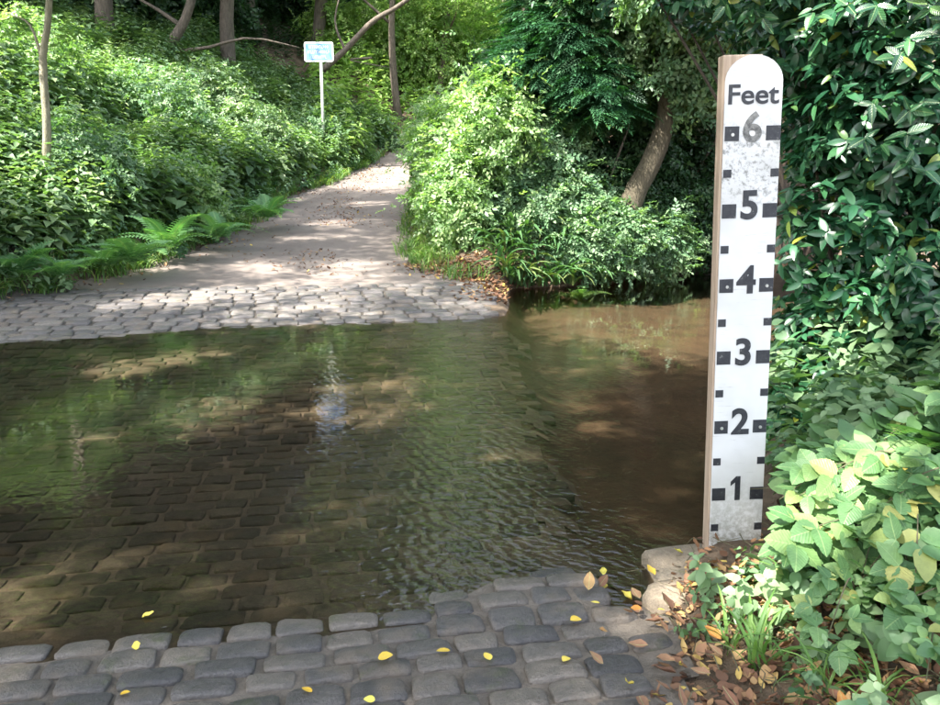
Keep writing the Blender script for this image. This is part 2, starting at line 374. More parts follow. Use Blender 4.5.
def lay(host, setts, mats, lift, thick=.034, limit=300, key=None, sink=.004):
    ms = []
    for k, b in enumerate(SETT):
        me = b.mesh('sett'); me.materials.append(mats); ms.append(me)
    setts.sort(key=key or (lambda q: q[1]))
    def mat4(q):
        x, y, w, d = q; z = float(ground_z(x, y)) + lift + random.uniform(-sink, sink)
        dz = float(ground_z(x, y + .15) - ground_z(x, y - .15)) / .3
        return Matrix.Translation((x, y, z)) @ Matrix.Rotation(ANG + random.uniform(-.025, .025), 4, 'Z') @ Matrix.Rotation(math.atan(dz) + random.uniform(-.04, .04), 4, 'X') @ Matrix.Rotation(random.uniform(-.04, .04), 4, 'Y') @ Matrix.Diagonal((w, d, thick, 1))
    for q in setts[:limit]:
        o = link('sett', random.choice(ms), None, host); o.matrix_local = mat4(q)
    rest = setts[limit:]
    if rest:
        mb = MB()
        for q in rest:
            b = random.choice(SETT); m4 = np.array(mat4(q)); v = b.v[0] @ m4[:3, :3].T + m4[:3, 3]
            mb.add(v, b.f, random.random())
        link('setts', mb.mesh('setts'), mats, host, kind='stuff')
def bed_keep(x, y): 
    v = y - SL * x; return (v > 2.95) & (v < 9.9) & (x > -8.5) & (x < .46 + noise(x, y, 2) * .6 + noise(x, y, 7) * .3)
ramp_o = link('cobbled_ramp', sheet(np.arange(-3.2, .9, .05), np.arange(1.0, 3.5, .05), ground_z, .016, lambda x, y: ((y - SL * x < 2.98) | ((x > -.1) & (y - SL * x < 3.16))) & (x < .75 + noise(x, y, 3) * .15)), M['joint'])
tag(ramp_o, 'wet rounded stone setts sloping into the water in the foreground', kind='structure')
lay(ramp_o, sett_rows(1.45, 3.11, .128, -2.3, .72, .155, .225, lambda x, y, v: x < .66 - .3 * max(0, v - 2.5) and (v < 2.935 or x > -.12 + (v - 2.93) * 2)), M['sett'], .036, .032, 300, key=lambda q: -q[1], sink=.005)
bed_o = link('ford_bed', sheet(np.arange(-8.5, .8, .1), np.arange(2.5, 11, .1), ground_z, .010, bed_keep), M['joint_bed'])
tag(bed_o, 'submerged stone setts of the ford seen through brown water', kind='structure')
bedc = lambda x, y, v: (v > 3.17 or x < -.25 + (v - 2.93) * 2) and x < .42 + .2 * math.sin(y * 3) + random.uniform(-.15, .15) and abs(x) < y * .72 + .4
lay(bed_o, sett_rows(3.04, 9.85, .150, -7, .5, .17, .25, bedc), M['sett_bed'], .026, .030, 300, sink=.006)
apc = lambda x, y, v: x > np.interp(y, *LE) - .1 - .5 * (v < 10.6) and x < .28 - .3 * max(0, y - 12.1)
ap_o = link('cobbled_apron', sheet(np.arange(-9, .6, .08), np.arange(7.8, 12.9, .08), ground_z, .010, lambda x, y: (y - SL * x > 9.1) & (y - SL * x < 12.2) & (x > np.interp(y, *LE) - .3) & (x < .27 + noise(x, y, 4) * .1)), M['joint_far'])
tag(ap_o, 'dry grey stone setts rising out of the water on the far side of the ford', kind='structure')
lay(ap_o, sett_rows(9.3, 12.1, .195, -7.5, .3, .22, .34, apc), M['sett_far'], .033, .036, 300, sink=.008)

# ------------------------------------------------------------ leaf shapes
def leaf_tpl(w=.5, fold=.12, curl=.12, wav=0.0, tip=0):   # leaf from origin along +x, length 1, 12 quads
    xsn = [0, .1, .3, .58, .85, 1.0]; ws = [0.03, .62, 1.0, .93, .46, .0]
    v = []; f = []
    for x, q in zip(xsn, ws):
        zc = -curl * x * x
        v += [(x, -w / 2 * q, zc + fold * q * w), (x, 0, zc), (x, w / 2 * q, zc + fold * q * w)]
    if wav:
        v = [(a, b, c + wav * math.sin(a * 17 + (1 if b > 0 else 2)) * abs(b) * 2) for a, b, c in v]
    for i in range(5): f += [(3 * i, 3 * i + 1, 3 * i + 4, 3 * i + 3), (3 * i + 1, 3 * i + 2, 3 * i + 5, 3 * i + 4)]
    return v, f
def serrated(w=.7, fold=.08, curl=.18, teeth=9):
    v = []; f = []
    for i in range(teeth * 2 + 1):
        x = i / (teeth * 2); q = math.sin(math.pi * x ** .72) ** .8 if 0 < x < 1 else 0
        yy = w / 2 * q * (1.0 if i % 2 == 0 else 1.09); xo = x + (.0 if i % 2 == 0 else -.012); zc = -curl * x * x
        v += [(xo, -yy, zc + fold * yy * 2 + .012 * math.sin(i * 1.7)), (x, 0, zc), (xo, yy, zc + fold * yy * 2 - .012 * math.sin(i * 1.9))]
    for i in range(teeth * 2): f += [(3 * i, 3 * i + 1, 3 * i + 4, 3 * i + 3), (3 * i + 1, 3 * i + 2, 3 * i + 5, 3 * i + 4)]
    return v, f
def diamond(w=.5, fold=.1, curl=.1):
    return [(0, 0, 0), (.45, -w / 2, fold), (1, 0, -curl), (.45, w / 2, fold)], [(0, 1, 2), (0, 2, 3)]
def xf(tpl, pos, yaw, pit, sc, roll=0.0):
    m = Matrix.Translation(pos) @ Matrix.Rotation(yaw, 4, 'Z') @ Matrix.Rotation(-pit, 4, 'Y') @ Matrix.Rotation(roll, 4, 'X') @ Matrix.Scale(sc, 4)
    return [tuple(m @ Vector(p)) for p in tpl[0]], tpl[1]
def join_tpl(parts):
    v = []; f = []
    for a, b in parts:
        n = len(v); v += list(a); f += [tuple(i + n for i in q) for q in b]
    return v, f
def stem_tpl(h, r=.006):
    return [(-r, 0, 0), (r, 0, 0), (0, 0, h), (0, -r, 0), (0, r, 0)], [(0, 1, 2), (3, 4, 2)]
def nettle_tpl(seed, big=False, leaf=None):               # height 1, pairs of drooping leaves up a stem
    r = random.Random(seed); parts = [stem_tpl(1.0)]
    for k in range(8):
        z = .25 + .74 * k / 7; s = .26 * (1 - .6 * (k / 7) ** 2); y0 = k * 1.57 + r.uniform(-.4, .4)
        for d in (0, math.pi): parts.append(xf(leaf or diamond(.55, .1, .15), (0, 0, z), y0 + d, r.uniform(-.4, .25), s * r.uniform(.8, 1.2), r.uniform(-.4, .4)))
    return join_tpl(parts)
def sprig_tpl(seed, n=7, w=.55, spread=.9):    # flat-ish twig along +x, length 1
    r = random.Random(seed); parts = []
    for k in range(n):
        x = .12 + .88 * k / (n - 1); side = (-1) ** k
        parts.append(xf(diamond(w, .1, .15), (x, 0, -.1 * x * x), side * spread * (1 - .8 * (k == n - 1)) + r.uniform(-.3, .3), r.uniform(-.4, .4), r.uniform(.28, .42), r.uniform(-.5, .5)))
    parts.append(([(0, -.008, 0), (0, .008, 0), (1, 0, -.1)], [(0, 1, 2)]))
    return join_tpl(parts)
def frond_tpl(n=15, droop=.55, w=.22, sub=4):  # fern frond along +x, length 1, arching
    parts = []; P = lambda s: (s * (1 - .1 * s), 0, .5 * s - droop * 1.5 * s * s)
    for k in range(12):
        a = P(k / 12); b = P((k + 1) / 12); parts.append(([(a[0], -.005, a[2]), (a[0], .005, a[2]), (b[0], .004, b[2]), (b[0], -.004, b[2])], [(0, 1, 2, 3)]))
    for k in range(n):
        s = .12 + .86 * k / n; p = P(s); L = w * math.sin(math.pi * min(1, (s * .92 + .1)) ** .8) + .02
        for sd in (-1, 1):
            v = []; f = []
            for q in range(sub + 1):
                u = q / sub; wd = .022 * (1 - u) + .003
                for e in (-1, 1):
                    v.append((p[0] + L * u * .35 + e * wd * (1.25 if q % 2 else .7), sd * L * u, p[2] - .10 * L * u + .25 * L * u * (1 - u)))
            for q in range(sub): f.append((2 * q, 2 * q + 1, 2 * q + 3, 2 * q + 2))
            parts.append((v, f))
    return join_tpl(parts)
def blade_tpl(w=.035, arch=.8, seg=6):         # grass or strap blade: rises then bends over, length 1
    v = []; f = []
    for k in range(seg + 1):
        s = k / seg; th = R(80) - arch * 1.9 * s * s; 
        x = s * .55 * arch * s + .06 * s; z = s * .95 - .55 * arch * s ** 2.4
        ww = w * (1 - s ** 3) * (.6 + .4 * min(1, 4 * s)); v += [(x, -ww, z), (x + .0, 0, z - ww * .6), (x, ww, z)]
    for k in range(seg): f += [(3 * k, 3 * k + 1, 3 * k + 4, 3 * k + 3), (3 * k + 1, 3 * k + 2, 3 * k + 5, 3 * k + 4)]
    return v, f
def spray_tpl(seed):                           # conifer spray: flat feathery fan along +x
    r = random.Random(seed); parts = []
    for k in range(9):
        x = k / 9; L = .42 * (1 - x * .75) 
        for sd in (-1, 1):
            yaw = sd * (.75 + r.uniform(-.1, .1)); c = math.cos(yaw); s = math.sin(yaw)
            for q in range(3):
                u = q / 3 * L; p = (x + c * u, s * u, -.18 * x * x - .08 * u)
                parts.append(xf(diamond(.35, .02, .1), p, yaw + (-.5 if q % 2 else .5) * .7, -.1, L * .45))
    parts.append(xf(diamond(.3, 0, .1), (.85, 0, -.15), 0, -.2, .25))
    return join_tpl(parts)

# ------------------------------------------------------------ canopy leaves cut away so sun patches land on chosen spots
GAPS = []
for q in [((0, 36, 6), 3.2), ((2, 37, 9), 3.6), ((-1, 34, 4), 2.6), ((3, 33, 12), 3.5), ((.5, 33, 9), 3.2), ((-2.5, 37, 6), 2.5), ((1, 40, 7), 3.5)]: GAPS.append((np.array(q[0], float), q[1]))
def gap(p, r): GAPS.append((np.array(p, float), r))
for q in [((0.0, 13.6, 2.6), .75), ((.5, 13.6, 2.2), .6), ((-.4, 14.0, 2.2), .6), ((.3, 13.8, 3.2), .6), ((-.3, 13.6, 1.5), .4), ((1.0, 13.6, 1.9), .35)]: gap(*q)
for px in [(800, 450), (850, 440), (900, 500), (780, 640), (860, 655), (700, 575), (690, 650), (905, 380)]:
    gap(at(*px, Y=2.9), .13)
[gap(at(*q, Y=4.3), .16) for q in ((800, 370), (830, 340), (880, 130), (800, 230), (920, 60), (850, 250), (790, 400))]
gap(at(850, 450, Y=2.7), .22); gap(at(800, 470, Y=2.8), .16); gap(at(870, 510, Y=2.7), .14)
for px, r in [((235, 296), .5), ((330, 300), .3), ((180, 300), .45), ((120, 305), .3), ((400, 292), .25), ((460, 300), .2), ((300, 240), .4), ((370, 205), .6), ((350, 262), .35), ((400, 185), .6), ((260, 265), .35), ((330, 225), .4), ((100, 345), .4), ((170, 335), .35)]:
    gap(at(*px, z=.15) if px[1] > 270 else at(*px, Y=float(np.interp(px[1], [185, 215, 250, 265], [24, 18.5, 14.5, 13]))), r)
for px, r in [((80, 365), .3), ((85, 438), .22), ((190, 412), .25), ((195, 430), .2), ((355, 430), .18), ((300, 415), .15), ((390, 408), .25), ((350, 388), .2), ((410, 380), .2), ((570, 385), .25), ((590, 410), .2), ((660, 345), .25), ((560, 360), .2), ((500, 455), .12), ((530, 458), .15), ((235, 398), .12), ((355, 520), .08), ((625, 505), .15), ((600, 330), .25), ((690, 320), .25), ((640, 470), .1), ((680, 460), .12), ((610, 300), .2)]:
    gap(at(*px, z=-.15), r * .55)
for p in [((-7.5, 15, 2.2), 1.0), ((-6.0, 16, 1.6), .6), ((-9, 19, 4), 1.4), ((-6.5, 20, 3), .9), ((-5.6, 14.0, 1.2), .6), ((-7.5, 12, 1.8), .6), ((-5.2, 24, 3.6), .7), ((-5.5, 12.6, 1.0), .5), ((-8.5, 16, 3), .8), ((-6.6, 13, 1.6), .5), ((-7.2, 18, 2.8), .8)]: gap(*p)
S3 = np.array(SUN)
def sunlit_mask(P, soft=.35):
    keep = np.ones(len(P), bool)
    for g, r in GAPS:
        d = P - g; a = d @ S3; q = d - a[:, None] * S3; dist = np.linalg.norm(q, axis=1)
        keep &= ~((a > 1.5) & (dist < (r * (1.35 if g[0] < -5 else 1.0) + (.17 if r < .5 else .1)) * (1 - soft * rng.random(len(P)) ** 2)))
    return keep
def out_of_view(P, margin=.06):                 # shading crowns keep only unseen leaves above and beside the frame
    y = np.maximum(P[:, 1], .01); el_ = (P[:, 2] - CAM_H) / y; side = np.abs(P[:, 0]) / y
    return (P[:, 1] < .3) | (el_ > .245 + margin) | (side > .62 + margin)

# ------------------------------------------------------------ trees
FARB = []
def limb_path(p0, d, L, n=6, droop=0.0, wig=.12):
    pts = [np.array(p0, float)]; d = np.array(d, float); d /= np.linalg.norm(d)
    for k in range(n):
        d = d + rng.normal(size=3) * wig + np.array([0, 0, -droop]); d /= np.linalg.norm(d); pts.append(pts[-1] + d * L / n)
    return pts
def make_tree(name, base, h, rad, crown_r, crown_z, n_leaf, leaf, mat, label, cat='tree', group=None, bark='bark', tpl=None, lean=(0, 0), clumps=26, keepf=None, limbs=9, crown_off=(0, 0), trunk_pts=None, flat=.75, up=.6, clump_r=.32):
    base = np.array(base, float); t = thing(name, tuple(base), label, cat, group)
    mb = MB()
    if trunk_pts is None:
        tp = [np.array([lean[0] * s * h + .12 * h * .2 * math.sin(s * 5 + base[0]), lean[1] * s * h + .02 * h * math.sin(s * 4 + base[1]), s * h - .3]) for s in np.linspace(0, 1, 7)]
    else: tp = [np.array(p) - base for p in trunk_pts]
    tp = smooth_path(tp, 14); r = [rad * (1.35 if i == 0 else 1) * (1 - .72 * i / 13) for i in range(14)]
    mb.tube(tp, r, 9, wob=.06)
    cc = np.array([crown_off[0], crown_off[1], crown_z])
    cl = []
    for k in range(limbs):
        i = int(4 + 9 * k / limbs); a = k * 2.4 + base[0]; tgt = cc + np.array([math.cos(a), math.sin(a), rng.uniform(-.5, .7)]) * crown_r * np.array([.75, .75, flat])
        p0 = np.array(tp[i]); mid = (p0 + tgt) / 2 + rng.normal(size=3) * crown_r * .08 + np.array([0, 0, crown_r * .05])
        lp = smooth_path([p0, mid, tgt], 7); mb.tube(lp, [r[i] * .5 * (1 - .8 * q / 6) for q in range(7)], 6); cl.append(tgt)
        for j in range(2):
            e = np.array(lp[4]) + rng.normal(size=3) * crown_r * .3; mb.tube([lp[3], (np.array(lp[3]) + e) / 2 + rng.normal(size=3) * .1, e], [r[i] * .22, r[i] * .15, r[i] * .05], 5); cl.append(e)
    link('trunk', mb.mesh('trunk'), M[bark], t)
    while len(cl) < clumps:
        u = rng.normal(size=3); u /= np.linalg.norm(u); cl.append(cc + u * crown_r * np.array([1, 1, flat]) * rng.uniform(.45, 1.0))
    cl = np.array(cl); idx = rng.integers(0, len(cl), n_leaf)
    cr = crown_r * clump_r * rng.uniform(.7, 1.3, len(cl))
    u = rng.normal(size=(n_leaf, 3)); u /= np.linalg.norm(u, axis=1, keepdims=True)
    P = cl[idx] + u * (rng.random((n_leaf, 1)) ** .45) * cr[idx, None] * np.array([1.15, 1.15, .62])
    if keepf is not None: P = P[keepf(P + base)]
    N = rng.normal(size=P.shape) * .55 + np.array([0, 0, up])
    tpl = tpl or diamond(.6, .12, .15)
    me = scatter(tpl, P, frames(N), rng.uniform(.7, 1.3, len(P)) * leaf, 'crown')
    link('crown', me, M[mat], t, kind='stuff'); return t
gz = lambda x, y: float(ground_z(x, y))

def open_corridor(P):                           # crowns cut open over the stream so the water reflects bright sky
    w = .05 + .10 * P[:, 1] + noise(P[:, 1], P[:, 2], .5) * .5; c = .045 * P[:, 1]
    return (P[:, 1] < 3) | (np.abs(P[:, 0] - c) > w)
shade_keep = lambda P: out_of_view(P) & sunlit_mask(P) & open_corridor(P)
# unseen trees placed beside and behind the viewer to shade ford and darken reflections
SP = sprig_tpl(5, 5, .6)
for i, (x, y, h, cr, ox, oy, n) in enumerate([(-9.5, 4.5, 12, 4.2, 1.5, 0, 13000), (-6.0, -3.0, 12, 4.4, 1.0, 1.5, 14000), (2.5, -4.5, 12, 4.0, -1.5, 1.0, 9000), (-13, 10.5, 13, 4.6, 3.0, 0.5, 11000), (-12, -1, 13, 4.5, 0, 0, 6000), (-11.5, 14.0, 12, 3.9, 7.9, .5, 12000), (6.5, 9.5, 12, 3.4, -.4, 1.0, 9000)]):
    z = gz(x, y)
    make_tree('unseen_shade_tree', (x, y, z), h, .28, cr, 8.6, n, .34, 'canopy', ['unseen ash tree placed on the near left bank to shade the ford', 'unseen ash tree placed behind the viewer to shade the cobbled ramp', 'unseen ash tree placed behind the viewer on the right for shade', 'unseen ash tree placed above the left bank to shade the stream', 'unseen ash tree placed furthest left behind the viewer for shade', 'unseen ash tree added on the left verge to darken the reflections', 'unseen ash tree added behind the laurel to keep sky off the water'][i],
              group='unseen trees placed to shade the ford', tpl=SP, keepf=shade_keep, crown_off=(ox, oy), clumps=34, limbs=10)
# far trees around the bend of the lane: bright, open crowns
far = [(2.3, 31, 15, .16, 3.2, 10.0, 'airy tree added right of the bright gap for bright reflections'), (-2.9, 35, 13, .17, 3.4, 9.5, 'slim tree left of the bright gap where the lane bends'), (-1.2, 37, 12, .16, 3.6, 6.0, 'dark stemmed tree right of the bright gap at the top of the lane'),  # first tree is added so the water reflects bright green leaves
       (2.5, 41, 9, .3, 4.5, 4, 'leafy tree beyond the bend of the lane'), (-7.5, 44, 16, .3, 5.5, 9, 'sunny toned tree far up the slope beyond the lane'), (-1, 50, 12, .35, 6.5, 4.5, 'broad sunny tree furthest up the valley'), (12, 48, 17, .35, 5, 10, 'broad tree up the valley behind the bramble thicket')]
for i, (x, y, h, r_, cr, cz, lb) in enumerate(far):
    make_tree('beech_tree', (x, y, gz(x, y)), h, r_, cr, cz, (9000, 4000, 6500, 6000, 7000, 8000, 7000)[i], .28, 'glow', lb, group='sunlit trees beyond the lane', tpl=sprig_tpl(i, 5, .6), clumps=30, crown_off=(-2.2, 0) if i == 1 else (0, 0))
for i, (x, y, h, w) in enumerate([(-3.5, 38, 3.2, 3.0), (0, 40, 3.6, 3.4), (3.0, 38, 3.4, 3.0)]):
    SUNNY = [(x, y, gz(x, y) + h * .6, w, 1.6, h), (x + w * .7, y - .5, gz(x, y) + h * .4, w * .6, 1.2, h * .7), (x - w * .7, y - .4, gz(x, y) + h * .5, w * .6, 1.2, h * .8)]
    FARB.append((SUNNY, ['sunlit bush at the left of the bright gap above the lane', 'large sunlit bush in the middle of the bright gap above the lane', 'sunlit bush at the right of the bright gap above the lane'][i]))
# dark wood on the slope to the left and behind the right hand thicket
dark = [(-12, 27, 15, .3, 5.4, 9, 'dark tree on the crest of the left bank'), (-17, 24, 15, .32, 5.6, 9, 'dark tree furthest left on the bank'), (-8.2, 30, 15, .28, 5.5, 9.5, 'dark tree behind the blue sign'), (-15, 34, 17, .35, 6.5, 10, 'dark tree deep in the wood behind the left bank'), (-21, 31, 17, .35, 6.5, 10, 'dark tree at the far left edge of the wood'), (-10.5, 39, 18, .35, 6, 11, 'tall dark tree left of the lane at its bend'),
        (-6.6, 37, 17, .3, 4.6, 11, 'dark tree added close behind the blue sign left of the bend'), (-33, 38, 16, .35, 7, 7, 'dark tree added far out on the left ridge'), (-24, 44, 16, .35, 7, 7, 'dark tree added on the ridge behind the wood'), (-16, 48, 16, .35, 7, 7, 'dark tree added on the ridge left of the bend'), (-27, 27, 14, .35, 6, 6, 'dark tree added on the bank far left of the picture'),  # this row of trees is added to block sky from the water reflections
        (6.6, 22, 12, .3, 4.5, 5.5, 'dark tree behind the right hand thicket'), (9.5, 19, 12, .3, 4.5, 5, 'dark tree over the stream bank behind the depth gauge'), (7.5, 29, 14, .3, 4.6, 7, 'dark tree between the thicket and the bend'), (11, 28, 15, .35, 6, 7, 'dark tree far behind the stream on the right'), (7.5, 12.0, 10, .25, 3.4, 5.4, 'dark tree behind the laurel by the stream'), (16, 22, 15, .35, 6, 7, 'dark tree furthest right behind the stream')]
for i, (x, y, h, r_, cr, cz, lb) in enumerate(dark):
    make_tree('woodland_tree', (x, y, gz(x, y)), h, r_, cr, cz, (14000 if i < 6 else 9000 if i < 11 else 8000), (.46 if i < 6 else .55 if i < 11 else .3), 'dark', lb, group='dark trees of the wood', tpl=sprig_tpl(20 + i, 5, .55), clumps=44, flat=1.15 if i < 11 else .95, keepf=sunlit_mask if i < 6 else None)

# ------------------------------------------------------------ bushes
def bush_points(blobs, n, shell=.55):
    blobs = np.array(blobs, float); vol = blobs[:, 3] * blobs[:, 4] + blobs[:, 4] * blobs[:, 5] + blobs[:, 3] * blobs[:, 5]
    idx = rng.choice(len(blobs), n, p=vol / vol.sum())
    u = rng.normal(size=(n, 3)); u /= np.linalg.norm(u, axis=1, keepdims=True)
    lump = 1 + .30 * np.sin(u[:, 0] * 7 + idx) * np.cos(u[:, 2] * 6 + idx * 2)
    r = (shell + (1 - shell) * rng.random(n) ** .6) * lump
    return blobs[idx, :3] + u * r[:, None] * blobs[idx, 3:6], u
def make_bush(name, blobs, n, size, mat, tpl, label, cat='bush', group=None, up=.5, out=.8, shell=.55, stems=10, keep=None, head=None, tilt=.45, wild=0):
    b = np.array(blobs, float); bx_, by_ = b[:, 0].mean(), b[:, 1].mean(); base = np.array([bx_, by_, gz(bx_, by_)])
    t = thing(name, tuple(base), label, cat, group)
    P, u = bush_points(blobs, n, shell)
    k = P[:, 2] > ground_z(P[:, 0], P[:, 1]) + .02
    if keep is not None: k &= keep(P)
    P = P[k]; u = u[k]
    N = u * out + np.array([0, 0, up]) + rng.normal(size=P.shape) * tilt
    hd = None if head is None else u * 1.0 + np.array(head) + rng.normal(size=P.shape) * .4
    link('foliage', scatter(tpl, P - base, frames(N, hd), rng.uniform(.65, 1.3, len(P)) * size, 'foliage'), M[mat], t, kind='stuff')
    if wild:
        u = rng.normal(size=(wild, 3)); u /= np.linalg.norm(u, axis=1, keepdims=True); u[:, 2] = np.abs(u[:, 2]) * .9 - .15
        W_ = b[rng.integers(0, len(b), wild)]; q0 = W_[:, :3] + u * W_[:, 3:6] * .95; CP = []
        for k_ in range(wild):
            d_ = u[k_] + np.array([0, 0, .5]) + rng.normal(size=3) * .3; L_ = rng.uniform(.25, .8)
            for s_ in np.linspace(0, 1, 6): CP.append(q0[k_] + d_ * L_ * s_ - np.array([0, 0, .35 * L_ * s_ * s_]))
        CP = np.array(CP); CP = CP[CP[:, 2] > ground_z(CP[:, 0], CP[:, 1]) + .05]
        link('shoots', scatter(tpl, CP - base, frames(rng.normal(size=CP.shape) * .5 + [0, 0, 1]), rng.uniform(.12, .24, len(CP)), 'shoots'), M[mat], t, kind='stuff')
    if not stems: return t
    mb = MB()
    for q in range(stems):
        w = b[rng.integers(len(b))]; e = w[:3] + rng.normal(size=3) * w[3:6] * .35 - base; s = np.array([e[0] * .4, e[1] * .4, -.15])
        mb.tube(smooth_path([s, (s + e) / 2 + rng.normal(size=3) * .12, e], 6), [.028, .024, .02, .016, .012, .006], 5)
    link('stems', mb.mesh('stems'), M['bark'], t, kind='stuff'); return t
SB = [sprig_tpl(50 + k, 7, .62) for k in range(4)]
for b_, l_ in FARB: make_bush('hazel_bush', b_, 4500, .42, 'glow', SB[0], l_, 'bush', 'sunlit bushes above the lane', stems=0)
for i, (x, y, lb_) in enumerate([(-13, 35, 'dark bush added on the left ridge behind the sign'), (-18, 38, 'dark bush added on the ridge among the left trees'), (-23, 36, 'dark bush added on the ridge toward the left edge'), (-9.5, 43, 'dark bush added high on the slope left of the bend'), (-29, 33, 'dark bush added at the far left end of the ridge'), (-15, 30, 'dark bush added below the ridge on the left')]):  # bushes added to keep bright sky out of the water reflections
    g = gz(x, y); make_bush('ridge_filler_bush', [(x, y, g + 2.2, 2.8, 1.6, 2.8), (x - 2.2, y + .5, g + 1.8, 2.0, 1.4, 2.4), (x + 2.2, y + .5, g + 2.0, 2.0, 1.4, 2.6)], 4200, .6, 'dark', SB[i % 4], lb_, 'bush', 'dark bushes added along the left ridge against sky reflections', stems=4)
# right hand thicket beyond the ford
make_bush('bramble_thicket', [(-.1, 14.2, 1.4, .8, .9, 1.1), (.4, 14.1, 2.6, .8, .8, 1.0), (-.2, 15.2, 2.0, .8, .9, 1.3), (-.2, 17.0, 2.3, 1.0, 1.4, 1.2), (-.5, 19.5, 2.6, .9, 1.6, 1.0)], 9500, .26, 'bright', SB[0],
          'sunlit bramble thicket bulging over the right edge of the lane', 'bush', wild=150)
make_bush('ivy_bush', [(1.0, 14.15, 1.25, .9, .6, .85), (1.8, 14.25, 1.2, .9, .6, .8), (1.2, 14.4, 2.2, .8, .6, .9), (2.55, 13.9, .75, .7, .4, .6), (3.3, 14.3, .6, .7, .4, .6), (1.9, 13.8, .6, .7, .35, .5)], 13000, .22, 'herb', SB[1],
          'ivy and bramble bush under the leaning tree on the far bank', 'bush', wild=110)
make_bush('shade_bush', [(3.3, 15.1, 1.0, .8, .5, .9), (3.2, 15.3, 1.8, .9, .7, 1.1), (4.4, 15.9, 1.0, 1.2, .6, 1.0), (4.2, 16, 1.4, 1.2, .9, 1.3), (2.6, 15.6, 2.9, 1.3, .9, 1.4), (4.5, 16.5, 3.6, 1.6, 1, 1.5), (1.0, 16.2, 3.6, 1.2, .9, 1.0)], 10000, .26, 'dark', SB[2],
          'dark leafy bush behind the leaning tree over the stream', 'bush')
make_bush('hazel_bush', [(2.9, 14.4, 4.2, 1.3, .9, .9), (4.0, 13.8, 3.8, 1.1, .9, 1.0), (3.3, 12.6, 4.5, 1.2, .8, .6)], 4200, .30, 'herb', SB[3],
          'light green hazel boughs hanging above the leaning trunk', 'bush', stems=0)
# yew with drooping sprays
yb = [(1.0, 14.6, 3.7, .6, .6, .6), (1.7, 14.2, 3.9, .7, .6, .8), (2.2, 14.0, 3.2, .6, .5, .5), (2.2, 14.2, 5.1, 1.0, .8, .7), (1.3, 14.9, 4.6, .5, .6, .5)]
yt = make_bush('yew_tree', yb, 2600, .48, 'yew', spray_tpl(1), 'dark yew with drooping feathery sprays above the thicket', 'tree', up=.9, out=.25, head=(0, -.3, -.35), stems=3, tilt=.25)
mb = MB(); yo = np.array(yt.location); mb.tube([np.array([1.5, 14.9, gz(1.5, 14.9) - .2]) - yo, np.array([1.45, 14.8, 3]) - yo, np.array([1.3, 14.7, 6]) - yo], [.16, .13, .06], 8); link('trunk', mb.mesh('trunk'), M['bark'], yt)
# leaning trunk
def trunk_thing(name, pts, rad, label, mat='bark', extra=(), cat='tree', n=14):
    b = np.array(pts[0]); t = thing(name, tuple(b), label, cat)
    p = smooth_path([np.array(q) - b for q in pts], n); mb = MB().tube(p, [rad * (1 - .5 * i / (n - 1)) for i in range(n)], 10, wob=.07)
    link('trunk', mb.mesh('trunk'), M[mat], t)
    for e, r_ in extra:
        e = smooth_path([np.array(q) - b for q in e], 9); link('branch', MB().tube(e, [r_ * (1 - .8 * i / 8) for i in range(9)], 6, wob=.05).mesh('branch'), M[mat], t)
    return t
Yt = 14.0
lt = trunk_thing('leaning_tree', [at(618, 262, Y=Yt), at(630, 205, Y=Yt), at(652, 160, Y=Yt), at(667, 115, Y=Yt), at(660, 70, Y=Yt), at(640, 20, Y=Yt + .3), at(630, -60, Y=Yt + .6)], .21,
                 'leaning brown tree trunk on the far stream bank', 'bark_mid', [([at(664, 95, Y=Yt), at(700, 60, Y=Yt), at(740, 10, Y=Yt)], .08), ([at(655, 60, Y=Yt), at(610, 20, Y=Yt), at(560, -20, Y=Yt)], .07)])
P, u = bush_points([(*at(690, 20, Y=Yt), 1.1, .8, .5), (*at(640, -40, Y=Yt), 1.5, 1.2, .8), (*at(730, 60, Y=Yt), .7, .5, .5), (*at(600, 0, Y=Yt), .7, .5, .4)], 1800)
P -= np.array(lt.location); link('crown', scatter(SB[0], P, frames(rng.normal(size=P.shape) * .5 + [0, 0, .7]), rng.uniform(.2, .36, len(P)), 'crown'), M['herb'], lt, kind='stuff')
# wood on the left: stooping branches and stems
trunk_thing('bare_tree', [at(175, 75, Y=27), at(168, 50, Y=27), at(185, 20, Y=27), at(200, -30, Y=27)], .22, 'dark crooked trunk on the crest of the left bank', 'bark',
            [([at(170, 52, Y=27), at(205, 48, Y=26.5), at(250, 38, Y=26), at(300, 48, Y=26)], .07), ([at(180, 25, Y=27), at(150, 5, Y=27), at(110, -15, Y=27)], .08)])
trunk_thing('slanting_tree', [at(322, 70, Y=30), at(345, 50, Y=30), at(372, 22, Y=30), at(400, 5, Y=30), at(440, -25, Y=30)], .12, 'thin tree slanting over the lane behind the sign', 'bark',
            [([at(345, 50, Y=30), at(335, 20, Y=30), at(345, -20, Y=30)], .06), ([at(372, 58, Y=30), at(350, 60, Y=30), at(392, 68, Y=30)], .04)])
